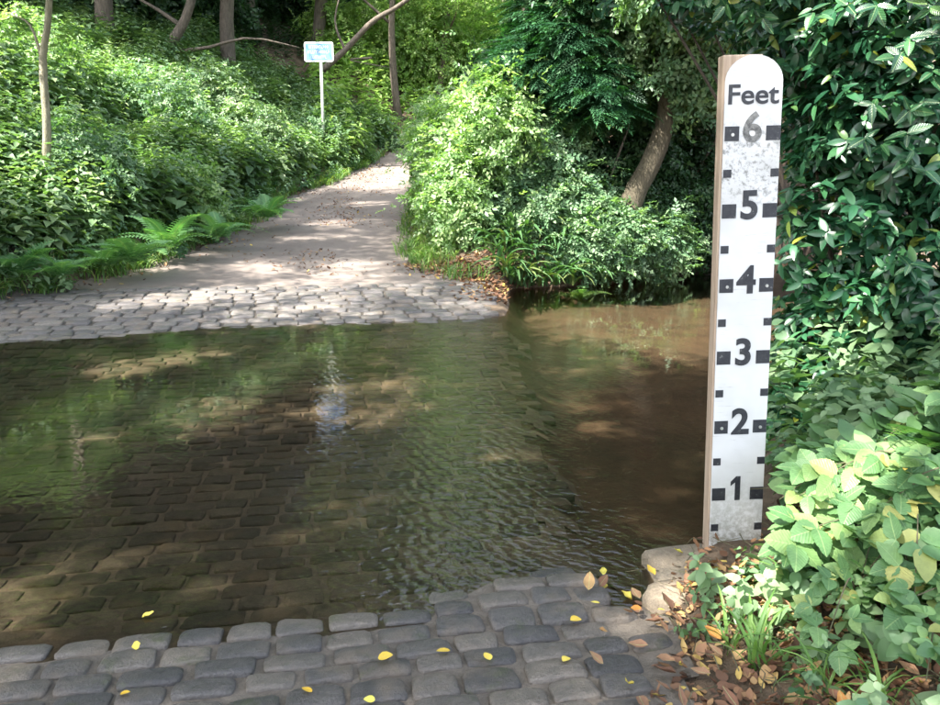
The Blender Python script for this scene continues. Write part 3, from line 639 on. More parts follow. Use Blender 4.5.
# sapling
sp_ = trunk_thing('sapling', [(-6.85, 13, gz(-6.85, 13) - .1), at(45, 190, Y=13), at(47, 130, Y=12.9), at(43, 60, Y=12.8), at(48, 20, Y=12.7), at(52, -60, Y=12.6)], .078,
                  'slender pale sapling stem rising from the left bank', 'bark_pale', [([at(43, 62, Y=12.8), at(30, 25, Y=12.8), at(10, 15, Y=12.8)], .03)])
P, u = bush_points([(*at(20, 25, Y=12.9), .45, .3, .12), (*at(75, 30, Y=12.8), .22, .2, .08), (*at(10, -50, Y=12.6), 1.2, .8, .5), (*at(100, -60, Y=12.6), 1.0, .8, .4)], 420, .2)
P -= np.array(sp_.location); link('crown', scatter(sprig_tpl(77, 9, .5), P, frames(rng.normal(size=P.shape) * .25 + [0, 0, 1]), rng.uniform(.25, .4, len(P)), 'crown'), M['bright'], sp_, kind='stuff')

# ------------------------------------------------------------ herbs of the left bank (uncountable)
def on_ground(n, x0, x1, y0, y1, cond):
    x = rng.uniform(x0, x1, n); y = rng.uniform(y0, y1, n); k = cond(x, y); x, y = x[k], y[k]
    return np.stack([x, y, ground_z(x, y) - .02], 1)
def herbs(name, P, tpls, smin, smax, mat, label, cat, lean=.2):
    ids = rng.integers(0, len(tpls), len(P)); o0 = None
    big = .75 + .9 * (noise(P[:, 0], P[:, 1], .9, 2) + .35)
    for k in range(len(tpls)):
        q = P[ids == k]; N = rng.normal(size=q.shape) * lean + np.array([0, 0, 1.0])
        me = scatter(tpls[k], q, frames(N), rng.uniform(smin, smax, len(q)) * np.clip(big[ids == k], .5, 1.5), name)
        if o0 is None: o0 = tag(link(name, me, M[mat]), label, cat, kind='stuff')
        else: link(name + '_growth', me, M[mat], o0, kind='stuff')
dl = lambda x, y: np.interp(y, *LE) - x
P = on_ground(20000, -17, -3, 9.5, 32, lambda x, y: (dl(x, y) > .35 + noise(x, y, 1.1) * .7) & (dl(x, y) < 10) & (y - SL * x > 10.6) & (rng.random(len(x)) < .35 + .65 * (dl(x, y) < 6)))
herbs('nettles', P, [nettle_tpl(k) for k in range(4)], .65, 1.15, 'nettle', 'mass of nettles and tall herbs covering the left bank', 'nettles')
P = on_ground(9000, -14, -2, 9.3, 34, lambda x, y: (dl(x, y) > .0 + noise(x, y, 1.5) * .5) & (dl(x, y) < 2.2) & (y - SL * x > 10.2))
herbs('verge_herbs', P, [nettle_tpl(10 + k) for k in range(3)], .3, .62, 'herb', 'low green herbs along the left verge of the lane', 'herbs', .45)
def grass(name, P, smin, smax, label, mat='grass', w=.02, per=1):
    N = rng.normal(size=P.shape) * .12 + np.array([0, 0, 1.0])
    me = scatter(blade_tpl(w, .9, 4), P, frames(N), rng.uniform(smin, smax, len(P)), name)
    return tag(link(name, me, M[mat]), label, 'grass', kind='stuff')
def tufts(C, per, spread):
    P = np.repeat(C, per, 0); P = P + rng.normal(size=P.shape) * np.array([spread, spread, 0]); P[:, 2] = ground_z(P[:, 0], P[:, 1]) - .01; return P
C = on_ground(3400, -9, -3, 9.2, 30, lambda x, y: (dl(x, y) > -.15 + noise(x, y, 1.9) * .5) & (dl(x, y) < 1.4) & (y - SL * x > 10.4))
grass('verge_grass', tufts(C, 9, .07), .25, .6, 'tufts of pale green grass on the left verge')
C = on_ground(2600, -2.5, 1, 12.3, 30, lambda x, y: (x - np.interp(y, *RE) > -.2) & (x - np.interp(y, *RE) < .5))
grass('bush_grass', tufts(C, 9, .07), .2, .5, 'bright grass at the foot of the right hand thicket')
P = on_ground(4500, -25, 14, 26, 60, lambda x, y: ((dl(x, y) > .3) | (x > np.interp(y, *RE) + .3)) & (x > -.19 * y))
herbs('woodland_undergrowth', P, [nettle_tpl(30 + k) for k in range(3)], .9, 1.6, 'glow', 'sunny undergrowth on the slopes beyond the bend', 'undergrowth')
P = on_ground(8000, -36, -4, 18, 60, lambda x, y: (dl(x, y) > 6) & (x < -.17 * y))
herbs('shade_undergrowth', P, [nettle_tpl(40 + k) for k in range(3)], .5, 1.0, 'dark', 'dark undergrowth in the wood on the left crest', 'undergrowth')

# bushes among the herbs on the left
for i, (px, y_, Y, w, h, lb) in enumerate([(172, 170, 15.5, .8, .7, 'pale green bush just above the left verge'), (60, 165, 14, 1.1, .8, 'leafy bush low on the left bank beside the sapling'), (140, 95, 20, 1.4, 1.0, 'leafy bush halfway up the left bank'), (245, 95, 23, 1.1, .9, 'leafy bush below the dark crooked trunk'), (20, 90, 18, 1.3, 1.1, 'leafy bush at the top left of the bank'), (312, 128, 26.5, .8, .7, 'dark low bush by the foot of the sign'), (195, 70, 24, 1.3, .9, 'bush on the skyline of the left bank')]):
    p = at(px, y_, Y=Y); g = gz(p[0], p[1])
    make_bush('bank_bush', [(p[0], p[1], g + h * .7, w, w * .8, h), (p[0] + w * .7, p[1] - .2, g + h * .4, w * .6, w * .5, h * .6), (p[0] - w * .6, p[1], g + h * .5, w * .6, w * .5, h * .7)], 1500, .26, ['bright', 'herb', 'herb', 'nettle', 'bright', 'herb', 'nettle'][i], SB[i % 4], lb, 'bush', 'bushes on the left bank', stems=4)

# ------------------------------------------------------------ ferns
def frond_mesh(sd, **k):
    v, f = frond_tpl(**k); return MB().add(v, f).mesh('frond')
FR = [frond_mesh(0, n=16, droop=.5), frond_mesh(1, n=15, droop=.62, w=.2), frond_mesh(2, n=17, droop=.42, w=.24)]
for m_ in FR: m_.materials.append(M['fern'])
def make_fern(loc, size, n, label, group='ferns of the left bank', a0=0, a1=2 * math.pi, pit=(.2, .75)):
    t = thing('fern', tuple(loc), label, 'fern', group)
    for k in range(n):
        o = link('frond', random.choice(FR), None, t); a = a0 + (a1 - a0) * (k + random.uniform(-.3, .3)) / n
        o.rotation_euler = (random.uniform(-.2, .2), -random.uniform(*pit), a); s = size * random.uniform(.8, 1.15); o.scale = (s, s, s)
    return t
for px, y_, Y, s, lb in [(130, 232, 11.8, .75, 'large fern low on the left bank with arching fronds'), (165, 205, 13, .8, 'fern right of the large fern near the lane'), (100, 222, 11.6, .6, 'fern left of the large fern above the setts'), (60, 255, 10.9, .55, 'small fern beside the left end of the setts'), (265, 175, 16.5, .8, 'fern on the verge halfway up the lane'), (215, 200, 14.2, .7, 'fern in the pale grass of the left verge'), (15, 235, 10.8, .6, 'fern at the left edge of the picture')]:
    p = at(px, y_, Y=Y); make_fern((p[0], p[1], gz(p[0], p[1]) + .22), s * 1.2, 13, lb, pit=(.35, .95))
p = at(580, 262, Y=13.2); make_fern((p[0], p[1], gz(p[0], p[1]) + .1), .55, 9, 'light green fern on the far bank above the water', 'ferns of the right bank')

# strap leaved plants hanging over the far bank
BL = MB().add(*blade_tpl(.045, 1.0, 6)).mesh('leaf'); BL.materials.append(M['tongue'])
BLM = [MB().add(*blade_tpl(.045, 1.0, 6), r=q).mesh('leaf') for q in (.1, .35, .6, .8, 1.0)]
for m_ in BLM: m_.materials.append(M['tongue'])
for k in range(13):
    x = .5 + k * .27; y = float(np.interp(x, *FB)) + .28 + random.uniform(-.05, .1)
    t = thing('harts_tongue_fern', (x, y, gz(x, y) + .05), ['strap leaved fern at the left end of the far bank', 'strap leaved fern second from the left on the far bank', 'strap leaved fern just left of the light green fern', 'strap leaved fern just right of the light green fern', 'strap leaved fern under the ivy bush', 'strap leaved fern left of the leaning trunk', 'strap leaved fern directly below the leaning trunk', 'strap leaved fern right of the leaning trunk', 'strap leaved fern in the deepest shade of the bank', 'strap leaved fern where the far bank turns back', 'strap leaved fern third from the depth gauge', 'strap leaved fern second from the depth gauge', 'strap leaved fern seen nearest the depth gauge'][k], 'fern', 'strap leaved ferns along the far bank')
    for q in range(42):
        o = link('leaf', random.choice(BLM), None, t); s = random.uniform(.5, .95)
        dx = random.uniform(-.17, .17); dy = random.uniform(-.42, .35); o.location = (dx, dy, max(gz(x + dx, y + dy), -.02) - gz(x, y) + random.uniform(0, .1)); o.rotation_euler = (random.uniform(-.3, .3), random.uniform(-.1, .6), random.uniform(-2.8, -.3)); o.scale = (s,) * 3

# ------------------------------------------------------------ laurel hedge on the right
def leaf_meshes(mat, ws, **k):
    out = []
    for w in ws:
        m_ = MB().add(*(serrated(w, teeth=8) if mat == 'bramble' else leaf_tpl(w, **k))).mesh('leaf'); m_.materials.append(M[mat]); out.append(m_)
    return out
def leafy(name, P, N, H, size, mat_one, mat_all, lab, cat, tpl_kw, ws, group=None, base=None, limit=300, stems=None, stemmat='bark'):
    base = np.array(base, float); t = thing(name, tuple(base), lab, cat, group); F = frames(N, H)
    vis = (P[:, 1] > .5) & (np.abs(P[:, 0] / P[:, 1]) < .60)
    ang = (P[:, 2] - CAM_H) / P[:, 1]; vis &= (ang < .24) & (ang > -.72)
    order = np.argsort(np.where(vis, np.linalg.norm(P - [0, 0, CAM_H], axis=1), 99))
    lm = leaf_meshes(mat_one, ws, **tpl_kw)
    for i in order[:limit]:
        o = link('leaf', random.choice(lm), None, t)
        m3 = Matrix(F[i].tolist()); o.matrix_local = Matrix.Translation(P[i] - base) @ m3.to_4x4() @ Matrix.Scale(float(size[i]), 4)
    r = order[limit:]
    if len(r): link('foliage', scatter(leaf_tpl(ws[0], **tpl_kw), P[r] - base, F[r], size[r], 'foliage', smooth=True), M[mat_all], t, kind='stuff')
    if stems is not None:
        for s_ in stems: link('stem', s_, M[stemmat], t)
    return t
def laurel_pts(blobs, nw, wh=5, size=.10):     # whorls of leaves at twig ends
    C, u = bush_points(blobs, nw, .5); P = []; H = []; N = []
    for c, d in zip(C, u):
        ax = d * .8 + np.array([0, -.15, .35]) + rng.normal(size=3) * .35; ax /= np.linalg.norm(ax)
        Fm = frames(ax[None])[0]
        for k in range(wh):
            a = k * 2.4 + rng.uniform(-.3, .3); h = Fm[:, 0] * math.cos(a) + Fm[:, 1] * math.sin(a) + ax * rng.uniform(-.1, .6) + np.array([0, 0, -.35])
            P.append(c + ax * .012 * (k - 2)); H.append(h); N.append(ax + np.array([0, 0, .5]) + rng.normal(size=3) * .25)
    return np.array(P), np.array(N), np.array(H)
def stems_for(blobs, base, n, r=.02):
    out = []; base = np.array(base)
    for q in range(n):
        w = np.array(blobs[q % len(blobs)]); e = w[:3] + rng.normal(size=3) * w[3:6] * .3 - base; s = np.array([rng.uniform(-.15, .15), rng.uniform(-.15, .15), -.1])
        out.append(MB().tube(smooth_path([s, (s + e) / 2 + rng.normal(size=3) * .1, e], 8), np.linspace(r, r * .25, 8), 6).mesh('stem'))
    return out
lb = [(*at(850, 330, Y=4.9), .55, .5, .45), (*at(850, 220, Y=4.8), .55, .5, .5), (*at(900, 120, Y=4.5), .6, .5, .45), (*at(830, 110, Y=5.2), .5, .5, .5), (*at(820, 30, Y=4.8), .5, .5, .4), (*at(920, 20, Y=4.3), .5, .4, .35), (*at(930, 260, Y=4.4), .4, .5, .5), (*at(815, 400, Y=4.5), .28, .3, .3), (*at(810, 450, Y=4.1), .22, .25, .2), (*at(870, 460, Y=4.0), .3, .25, .22), (*at(850, 420, Y=4.6), .5, .4, .35), (*at(920, 400, Y=4.3), .4, .3, .35), (*at(1000, 100, Y=4.5), .6, .6, .9), (*at(1000, 350, Y=4.5), .5, .6, .6)]
P, N, H = laurel_pts(lb, 4200)
k = (P[:, 2] > .12) & ~((P[:, 0] < at(776, 300, Y=1)[0] * P[:, 1] * 1.0) & (P[:, 2] < 1.9)); P, N, H = P[k], N[k], H[k]
leafy('laurel_bush', P, N, H, rng.uniform(.065, .115, len(P)), 'laurel_one', 'laurel', 'glossy dark green laurel hedge right behind the depth gauge', 'bush', dict(fold=.12, curl=.2), [.40, .34, .46], base=(2.6, 5.2, .3), stems=stems_for(lb, (2.6, 5.2, .3), 12))
lb2 = [(*at(700, -5, Y=5.2), .25, .4, .22), (*at(640, -45, Y=5.2), .5, .4, .25), (*at(745, 10, Y=5.6), .35, .3, .28), (*at(780, -20, Y=4.6), .4, .4, .25)]
P, N, H = laurel_pts(lb2, 420)
leafy('overhanging_bough', P, N, H, rng.uniform(.06, .1, len(P)), 'laurel_one', 'laurel', 'leafy laurel bough hanging in above the top of the depth gauge', 'branch', dict(fold=.12, curl=.2), [.42, .5], base=(2.7, 5.6, .3), limit=220, stems=stems_for(lb2, (2.7, 5.6, .3), 5))

# ------------------------------------------------------------ depth gauge
def board():
    t = thing('depth_gauge', (1.155, 3.30, .0), 'white ford depth gauge board marked in feet from 1 to 6 on a timber post', 'depth gauge')
    t.rotation_euler = (0, R(-1.6), R(2))
    m, tt, b = new_mat('white_plate')
    tc = tt.nodes.new('ShaderNodeTexCoord'); sp = tt.nodes.new('ShaderNodeSeparateXYZ'); tt.links.new(tc.outputs['Object'], sp.inputs[0])
    n = nz(tt, 38, 8, .75, tc.outputs['Object']); n2 = nz(tt, 5, 3, .5, tc.outputs['Object'])
    mold = mth(tt, 'MULTIPLY', ramp_f(tt, n, .50, .60), ramp_f(tt, mth(tt, 'SUBTRACT', 1.0, mth(tt, 'MULTIPLY', mth(tt, 'ABSOLUTE', mth(tt, 'SUBTRACT', sp.outputs[2], 1.72)), 5.0)), .0, .6))
    lowd = mth(tt, 'MULTIPLY', ramp_f(tt, n, .40, .56), ramp_f(tt, mth(tt, 'SUBTRACT', 1.0, mth(tt, 'MULTIPLY', sp.outputs[2], 2.3)), .0, .8))
    c = mix(tt, mth(tt, 'MULTIPLY', mold, .8), (.56, .56, .57), (.10, .10, .09))
    c = mix(tt, mth(tt, 'MULTIPLY', lowd, .85), c, (.2, .19, .15))
    c = mix(tt, mth(tt, 'MULTIPLY', ramp_f(tt, n2, .45, .7), .4), c, (.36, .36, .34))
    mps = tt.nodes.new('ShaderNodeMapping'); mps.inputs['Scale'].default_value = (3, 3, 40); mps.inputs['Rotation'].default_value = (0, R(6), 0); tt.links.new(tc.outputs['Object'], mps.inputs[0])
    sc_ = nz(tt, 2.5, 5, .7, mps.outputs[0]); c = mix(tt, mth(tt, 'MULTIPLY', ramp_f(tt, sc_, .62, .68), .45), c, (.32, .31, .30))
    tt.links.new(c, b.inputs['Base Color']); b.inputs['Roughness'].default_value = .5
    w, h = .226, 2.135; v = []; hw = w / 2; y0 = -.055; y1 = -.049
    prof = [(-hw, .02), (hw, .02)] + [(hw * math.cos(a), h - hw * .88 + hw * .88 * math.sin(a)) for a in np.linspace(0, math.pi, 19)]
    for yy in (y0, y1): v += [(x, yy, z) for x, z in prof]
    k = len(prof); f = [tuple(range(k)), tuple(range(2 * k - 1, k - 1, -1))] + [(i, i + k, (i + 1) % k + k, (i + 1) % k) for i in range(k)]
    link('plate', MB().add(v, f).mesh('plate', False), m, t)
    m2, tt, b = new_mat('weathered_timber'); tc = tt.nodes.new('ShaderNodeTexCoord'); mp = tt.nodes.new('ShaderNodeMapping'); mp.inputs['Scale'].default_value = (30, 30, 1.5); tt.links.new(tc.outputs['Object'], mp.inputs[0])
    n = nz(tt, 2, 8, .7, mp.outputs[0]); tt.links.new(ramp(tt, n, [(.3, (.24, .17, .12)), (.6, (.42, .33, .25)), (.8, (.5, .42, .34))]), b.inputs['Base Color']); b.inputs['Roughness'].default_value = .85; bump(tt, b, n, .5, .005)
    mb = MB().box((-.044, -.018, (h + .002) / 2 - .1), (w - .07, .060, h + .202))
    po = link('post', mb.mesh('post', False), m2, t); md = po.modifiers.new('bevel', 'BEVEL'); md.width = .004; md.segments = 2
    mk, tt, b = new_mat('black_vinyl'); n = nz(tt, 60, 4, .6); tt.links.new(ramp(tt, n, [(.3, (.010, .011, .018)), (.62, (.026, .027, .033)), (.72, (.12, .12, .12))]), b.inputs['Base Color']); b.inputs['Roughness'].default_value = .55
    mf, tt, b = new_mat('faded_vinyl'); n = nz(tt, 45, 6, .7); tt.links.new(ramp(tt, n, [(.38, (.05, .05, .05)), (.62, (.2, .2, .195))]), b.inputs['Base Color']); b.inputs['Roughness'].default_value = .6
    mg, tt, b = new_mat('screw_metal'); b.inputs['Base Color'].default_value = (.5, .5, .48, 1); b.inputs['Metallic'].default_value = .7; b.inputs['Roughness'].default_value = .4
    FT = .3048; yf = y0 - .001
    scr = MB().tube([(0, 0, 0), (0, -.003, 0)], [.007, .006], 10).mesh('screw', False); scr.materials.append(mg)
    def sq(s, name, x, z, mm):
        return link('graduation_mark', MB().box((x, yf, z), (s, .002, s * .98)).mesh('graduation_mark', False), mm, t)
    for q in range(1, 7):
        z = q * FT * .982 + .046
        for sd in (-1, 1):
            sx = sd * (hw - .057 / 2 - (.004 if sd < 0 else .001)); g = sq(.057, 'm', sx, z, mk)
            if q in (2, 4) or (q == 6 and sd < 0) or (q == 3 and 0): o = link('screw', scr, None, g); o.location = (sx + .003, yf - .001, z - .004)
        zz = z - FT / 2
        for sd in (-1, 1):
            g = sq(.032, 'm', sd * (hw - .016 - (.004 if sd < 0 else .001)), zz, mk)
    def text(body, z, size, name, mm, bold, sx=1.0, label=None):
        c = bpy.data.curves.new('txt', 'FONT'); c.body = body; c.size = size; c.extrude = .0008; c.offset = bold; c.align_x = 'CENTER'; c.resolution_u = 6
        o = bpy.data.objects.new('txt', c); COL.objects.link(o); bpy.context.view_layer.update()
        me = bpy.data.meshes.new_from_object(o.evaluated_get(bpy.context.evaluated_depsgraph_get())); bpy.data.objects.remove(o)
        me.materials.clear(); xs_ = [q.co.x for q in me.vertices]; cx = (min(xs_) + max(xs_)) / 2
        for q in me.vertices: q.co = ((q.co.x - cx) * sx, yf - .001 - q.co.z * 1.0, q.co.y + z)
        o = link(name, me, mm, t)
        if label: o['label'] = label
        return o
    w1 = .0225; zb = FT * .982 + .046 - .0285; H1 = .108                       # numeral 1: stem with a slanting flag
    pr = [(w1 / 2, 0), (w1 / 2, H1), (-w1 / 2 + .004, H1), (-w1 * 1.35, H1 - .024), (-w1 * 1.35, H1 - .043), (-w1 / 2, H1 - .027), (-w1 / 2, 0)]
    v = [(x, yf - .002, z + zb) for x, z in pr] + [(x, yf, z + zb) for x, z in pr]; k = len(pr)
    o = link('numeral', MB().add(v, [tuple(range(k - 1, -1, -1)), tuple(range(k, 2 * k))] + [(i, (i + 1) % k, (i + 1) % k + k, i + k) for i in range(k)]).mesh('numeral', False), mk, t); o['label'] = 'black numeral 1'
    for q in range(2, 7):
        text(str(q), q * FT * .982 + .046 - .0285, .153, 'numeral', mf if q == 6 else mk, .0048, 1.0, 'faded grey numeral 6' if q == 6 else 'black numeral %d' % q)
    text('Feet', 6 * FT + .125, .104, 'lettering', mk, .0016, 1.12, 'black word Feet')
board()

# ------------------------------------------------------------ blue sign far up the lane
def sign():
    c0 = at(319, 52, Y=26); g = gz(c0[0], 26)
    t = thing('road_sign', (c0[0], 26, g), 'small blue rectangular notice with yellow and white lettering on a pale post', 'sign')
    z = c0[2] - g; w, h = .9, .58
    def rr(w, h, r, y0, y1):
        pr = []
        for cx, cz, a0 in ((w / 2 - r, h / 2 - r, 0), (-w / 2 + r, h / 2 - r, 90), (-w / 2 + r, -h / 2 + r, 180), (w / 2 - r, -h / 2 + r, 270)):
            pr += [(cx + r * math.cos(R(a0 + a)), cz + r * math.sin(R(a0 + a))) for a in (0, 30, 60, 90)]
        k = len(pr); v = [(x, y0, q + z) for x, q in pr] + [(x, y1, q + z) for x, q in pr]
        return MB().add(v, [tuple(range(k)), tuple(range(2 * k - 1, k - 1, -1))] + [(i, i + k, (i + 1) % k + k, (i + 1) % k) for i in range(k)]).mesh('p', False)
    def flat(name, c):
        m, tt, b = new_mat(name); b.inputs['Base Color'].default_value = (*c, 1); b.inputs['Roughness'].default_value = .5; return m
    link('border', rr(w, h, .06, -.04, -.02), flat('sign_white', (.6, .65, .66)), t)
    link('panel', rr(w - .09, h - .09, .03, -.046, -.041), flat('sign_blue', (.10, .22, .50)), t)
    ye = flat('sign_yellow', (.55, .55, .30)); wh = flat('sign_pale', (.45, .52, .5))
    # lettering too small to read in the photograph: broken strokes in three lines
    for row, (m_, lo, hi) in enumerate(((ye, -.30, .28), (ye, -.34, .30), (wh, -.24, .22))):
        x = lo; mb = MB()
        while x < hi:
            ww = random.uniform(.03, .05); zz = z + .145 - row * .15
            mb.box((x, -.048, zz), (.012, .003, .085)); mb.box((x + ww / 2, -.048, zz + random.choice((-.037, 0, .037))), (ww * .8, .003, .014)); x += ww + .014
        link('lettering', mb.mesh('lettering', False), m_, t)
    link('post', MB().tube([(.05, 0, -.3), (.05, 0, z + .2)], [.045, .045], 12).mesh('post'), flat('sign_post', (.38, .42, .36)), t)
sign()

# ------------------------------------------------------------ stone slab at the foot of the gauge
def slab(px, py, w, d, h, rz, label, seed):
    p = at(px, py, z=.06); r = random.Random(seed); n = 18; v = []; f = []
    pr = [1 + r.uniform(-.13, .13) for _ in range(n)]
    rings = [(1.0, -h), (1.03, -.03), (.97, -.008), (.75, 0), (.4, .004)]
    for s, z in rings:
        for k in range(n):
            a = 2 * math.pi * k / n; q = pr[k] * s
            ca = abs(math.cos(a)) ** .7 * math.copysign(1, math.cos(a)); sa = abs(math.sin(a)) ** .7 * math.copysign(1, math.sin(a))
            v.append((ca * q * w / 2, sa * q * d / 2, z + r.uniform(-.008, .008)))
    v.append((0, 0, .006))
    for i in range(4):
        for k in range(n): f.append((i * n + k, i * n + (k + 1) % n, (i + 1) * n + (k + 1) % n, (i + 1) * n + k))
    for k in range(n): f.append((4 * n + k, 4 * n + (k + 1) % n, 5 * n))
    o = link('stone_slab', MB().add(v, f).mesh('slab', True), M['slab']); o.location = (p[0], p[1], .075); o.rotation_euler = (0, 0, rz)
    tag(o, label, 'stone', 'stones round the foot of the gauge'); return o
slab(702, 566, .46, .40, .35, .1, 'rough sandy stone slab under the depth gauge', 1)
slab(676, 592, .26, .16, .3, .4, 'small stone jutting into the water left of the gauge foot', 2)
slab(745, 590, .34, .26, .3, -.2, 'stone slab in front of the gauge foot, half under leaves', 3)

# ------------------------------------------------------------ near right plants
def canes(P0, n, reach, h, label, name='bramble', limit=300, lsize=(.045, .085), cut=None, seedmat='bramble'):
    base = np.array(P0, float); stems = []; LP = []; LN = []; LH = []
    for k in range(n):
        a = rng.uniform(2.2, 5.2); L = reach * rng.uniform(.6, 1.2); s = base + np.array([rng.uniform(-.3, .3), rng.uniform(-.3, .3), 0])
        s[2] = gz(s[0], s[1]) - .03
        top = s + np.array([math.cos(a) * L * .45, math.sin(a) * L * .45, h * rng.uniform(.6, 1.1)]); e = s + np.array([math.cos(a) * L, math.sin(a) * L, h * rng.uniform(.3, .8)])
        path = smooth_path([s, top, e], 12); stems.append(MB().tube([p - base for p in path], np.linspace(.0045, .0015, 12), 5).mesh('stem'))
        for i in range(3, 12):
            for _ in range(1 if i < 6 else 2):
                p = np.array(path[i]) + rng.normal(size=3) * .01; b = rng.uniform(0, 6.28); hd = np.array([math.cos(b), math.sin(b), rng.uniform(-.2, .3)])
                pe = p + hd * .05; nrm = np.array([rng.normal() * .3, rng.normal() * .3 - .35, 1.0]); sd = np.cross(nrm, hd)
                for off, fac in ((0, 1.15), (1.15, .9), (-1.15, .9)):
                    q = hd * math.cos(off) + sd / np.linalg.norm(sd) * math.sin(off)
                    LP.append(pe); LH.append(q); LN.append(nrm + rng.normal(size=3) * .22)
    LP, LN, LH = map(np.array, (LP, LN, LH)); kk = np.ones(len(LP), bool)
    if cut is not None: kk = cut(LP)
    LP, LN, LH = LP[kk], LN[kk], LH[kk]
    return leafy(name, LP, LN, LH, rng.uniform(*lsize, len(LP)), seedmat, seedmat, label, 'bush', dict(fold=.09, curl=.18, wav=.05), [.66, .74, .58], 'brambles at the near right bank', base, limit, stems, 'stem')
notboard = lambda P: ~((P[:, 0] / P[:, 1] < (768 - 470) / FPX * 1.02) & (P[:, 2] > .10)) & ~((P[:, 0] / P[:, 1] < .425) & (P[:, 2] > .06) & (P[:, 2] < .75) & (P[:, 1] < 3.3))
canes((1.9, 2.95, .3), 22, .62, .36, 'pale broad leaved bramble to the right of the gauge', lsize=(.075, .12), cut=notboard)
canes((1.65, 2.55, .2), 14, .40, .22, 'bramble sprawling at the right edge below the ferns', lsize=(.045, .075), cut=notboard)
canes((1.85, 3.2, .15), 9, .26, .26, 'low bramble shoots at the foot of the gauge', lsize=(.035, .06), cut=notboard)
canes((2.15, 3.25, .35), 12, .42, .72, 'taller bramble arching at the right edge under the laurel', lsize=(.075, .11), cut=notboard)
for loc, s, lb_ in [((1.98, 3.1, .5), .5, 'fern with sunlit fronds at the right edge of the picture'), ((1.95, 2.75, .38), .42, 'fern above the sprawling bramble at the right edge')]:
    make_fern(loc, s, 9, lb_, 'ferns of the near right bank', 1.8, 4.9, (.15, .7))
GBM = [MB().add(*blade_tpl(w, a, 6), r=q).mesh('blade') for w, a, q in ((.018, .8, .1), (.014, 1.0, .4), (.022, .6, .6), (.012, .9, .75))]
for m_ in GBM: m_.materials.append(M['grass'])
for i, (px, py, n, s, lb_) in enumerate([(760, 660, 20, .36, 'grass tuft in front of the gauge with long hanging blades'), (735, 640, 12, .28, 'smaller grass tuft left of the long bladed one'), (825, 690, 16, .3, 'grass tuft at the bottom edge below the bramble'), (915, 640, 16, .42, 'long bladed grass tuft at the right edge'), (880, 700, 14, .3, 'grass tuft in the bottom right corner'), (800, 600, 14, .34, 'grass tuft between gauge and bramble')]):
    p = at(px, py, z=.14); t = thing('grass_tuft', (p[0], p[1], gz(p[0], p[1]) - .01), lb_, 'grass', 'grass tufts at the near right bank')
    for q in range(n):
        o = link('blade', random.choice(GBM), None, t); k = s * random.uniform(.6, 1.15)
        o.location = (random.uniform(-.03, .03), random.uniform(-.03, .03), 0); o.rotation_euler = (random.uniform(-.25, .25), random.uniform(-.1, .5), random.uniform(0, 6.28)); o.scale = (k,) * 3
# low creeping herbs between the leaves
P = on_ground(200, .8, 2.2, 1.9, 3.4, lambda x, y: (x > .95 + .1 * np.sin(y * 9)) & (y < 2.95))
herbs('ground_herbs', P, [nettle_tpl(60, leaf=serrated(.7, teeth=4)), nettle_tpl(61, leaf=leaf_tpl(.6)), nettle_tpl(62, leaf=serrated(.8, teeth=3))], .10, .27, 'herb', 'low creeping herbs among the fallen leaves at bottom right', 'herbs', .7)
P = on_ground(420, 1.35, 3.6, 3.25, 5.2, lambda x, y: (x > 1.42 + .28 * (y - 3.3)))
herbs('hedge_herbs', P, [nettle_tpl(70, leaf=leaf_tpl(.55)), nettle_tpl(71, leaf=serrated(.7, teeth=4))], .25, .5, 'herb', 'green herbs between the bramble and the foot of the laurel hedge', 'herbs', .4)
# soil bank cover of litter
def litter(n, x0, x1, y0, y1, cond, name, label, size=(.03, .07)):
    P = on_ground(n, x0, x1, y0, y1, cond); P[:, 2] += .03 + rng.random(len(P)) * .018; P = P[P[:, 2] > .045]
    N = rng.normal(size=P.shape) * .38 + np.array([0, 0, 1.4])
    sz = rng.uniform(*size, (len(P), 1)) * np.stack([np.ones(len(P)), rng.uniform(.5, 1.6, len(P)), rng.uniform(.3, 1.8, len(P))], 1)
    tag(link(name, scatter(leaf_tpl(.5, fold=.25, curl=-.3, wav=.1), P, frames(N), sz, name), M['litter']), label, 'leaves', kind='stuff')
litter(5200, .45, 2.3, 1.7, 3.5, lambda x, y: ~((y > 3.0) & (x > .9) & (x < 1.4) & (rng.random(len(x)) < .85)) & (x > .62 + .5 * rng.random(len(x)) ** 1.5 - .25) & (rng.random(len(x)) < ss(x, .40, .85) + .02), 'leaf_litter', 'brown fallen leaves covering the near right bank', (.022, .055))
litter(3200, -1.2, 1.2, 11.0, 14, lambda x, y: (x > np.interp(y, *RE) - .6 * rng.random(len(x)) ** 1.5) & (y < 13.4), 'verge_litter', 'brown leaf litter where the setts meet the right hand bank', (.05, .09))
litter(2500, -7, -2.5, 10, 26, lambda x, y: (dl(x, y) < .2) & (dl(x, y) > -.7 * rng.random(len(x)) ** 2), 'lane_edge_litter', 'brown litter along the left edge of the lane', (.04, .08))
litter(7000, -6, -.6, 11.8, 28, lambda x, y: (rng.random(len(x)) < .15 + .85 * np.exp(-((x + 2.6 + .05 * (y - 13)) / .5) ** 2)) & (noise(x, y, .9) > -.12) & (x < np.interp(y, *RE)) & (x > np.interp(y, *LE)), 'lane_debris', 'scattered twigs and leaf crumbs along the middle of the lane', (.03, .07))
TW = MB()
for k in range(160):
    x = rng.uniform(.75, 2.2); y = rng.uniform(1.9, 3.3); a = rng.uniform(0, 6.28); L = rng.uniform(.05, .22); z = gz(x, y) + .05
    TW.tube([(x, y, z), (x + L * .5 * math.cos(a), y + L * .5 * math.sin(a), z + .012), (x + L * math.cos(a + .3), y + L * math.sin(a + .3), z + rng.uniform(-.01, .02))], [.0025, .002, .001], 4)
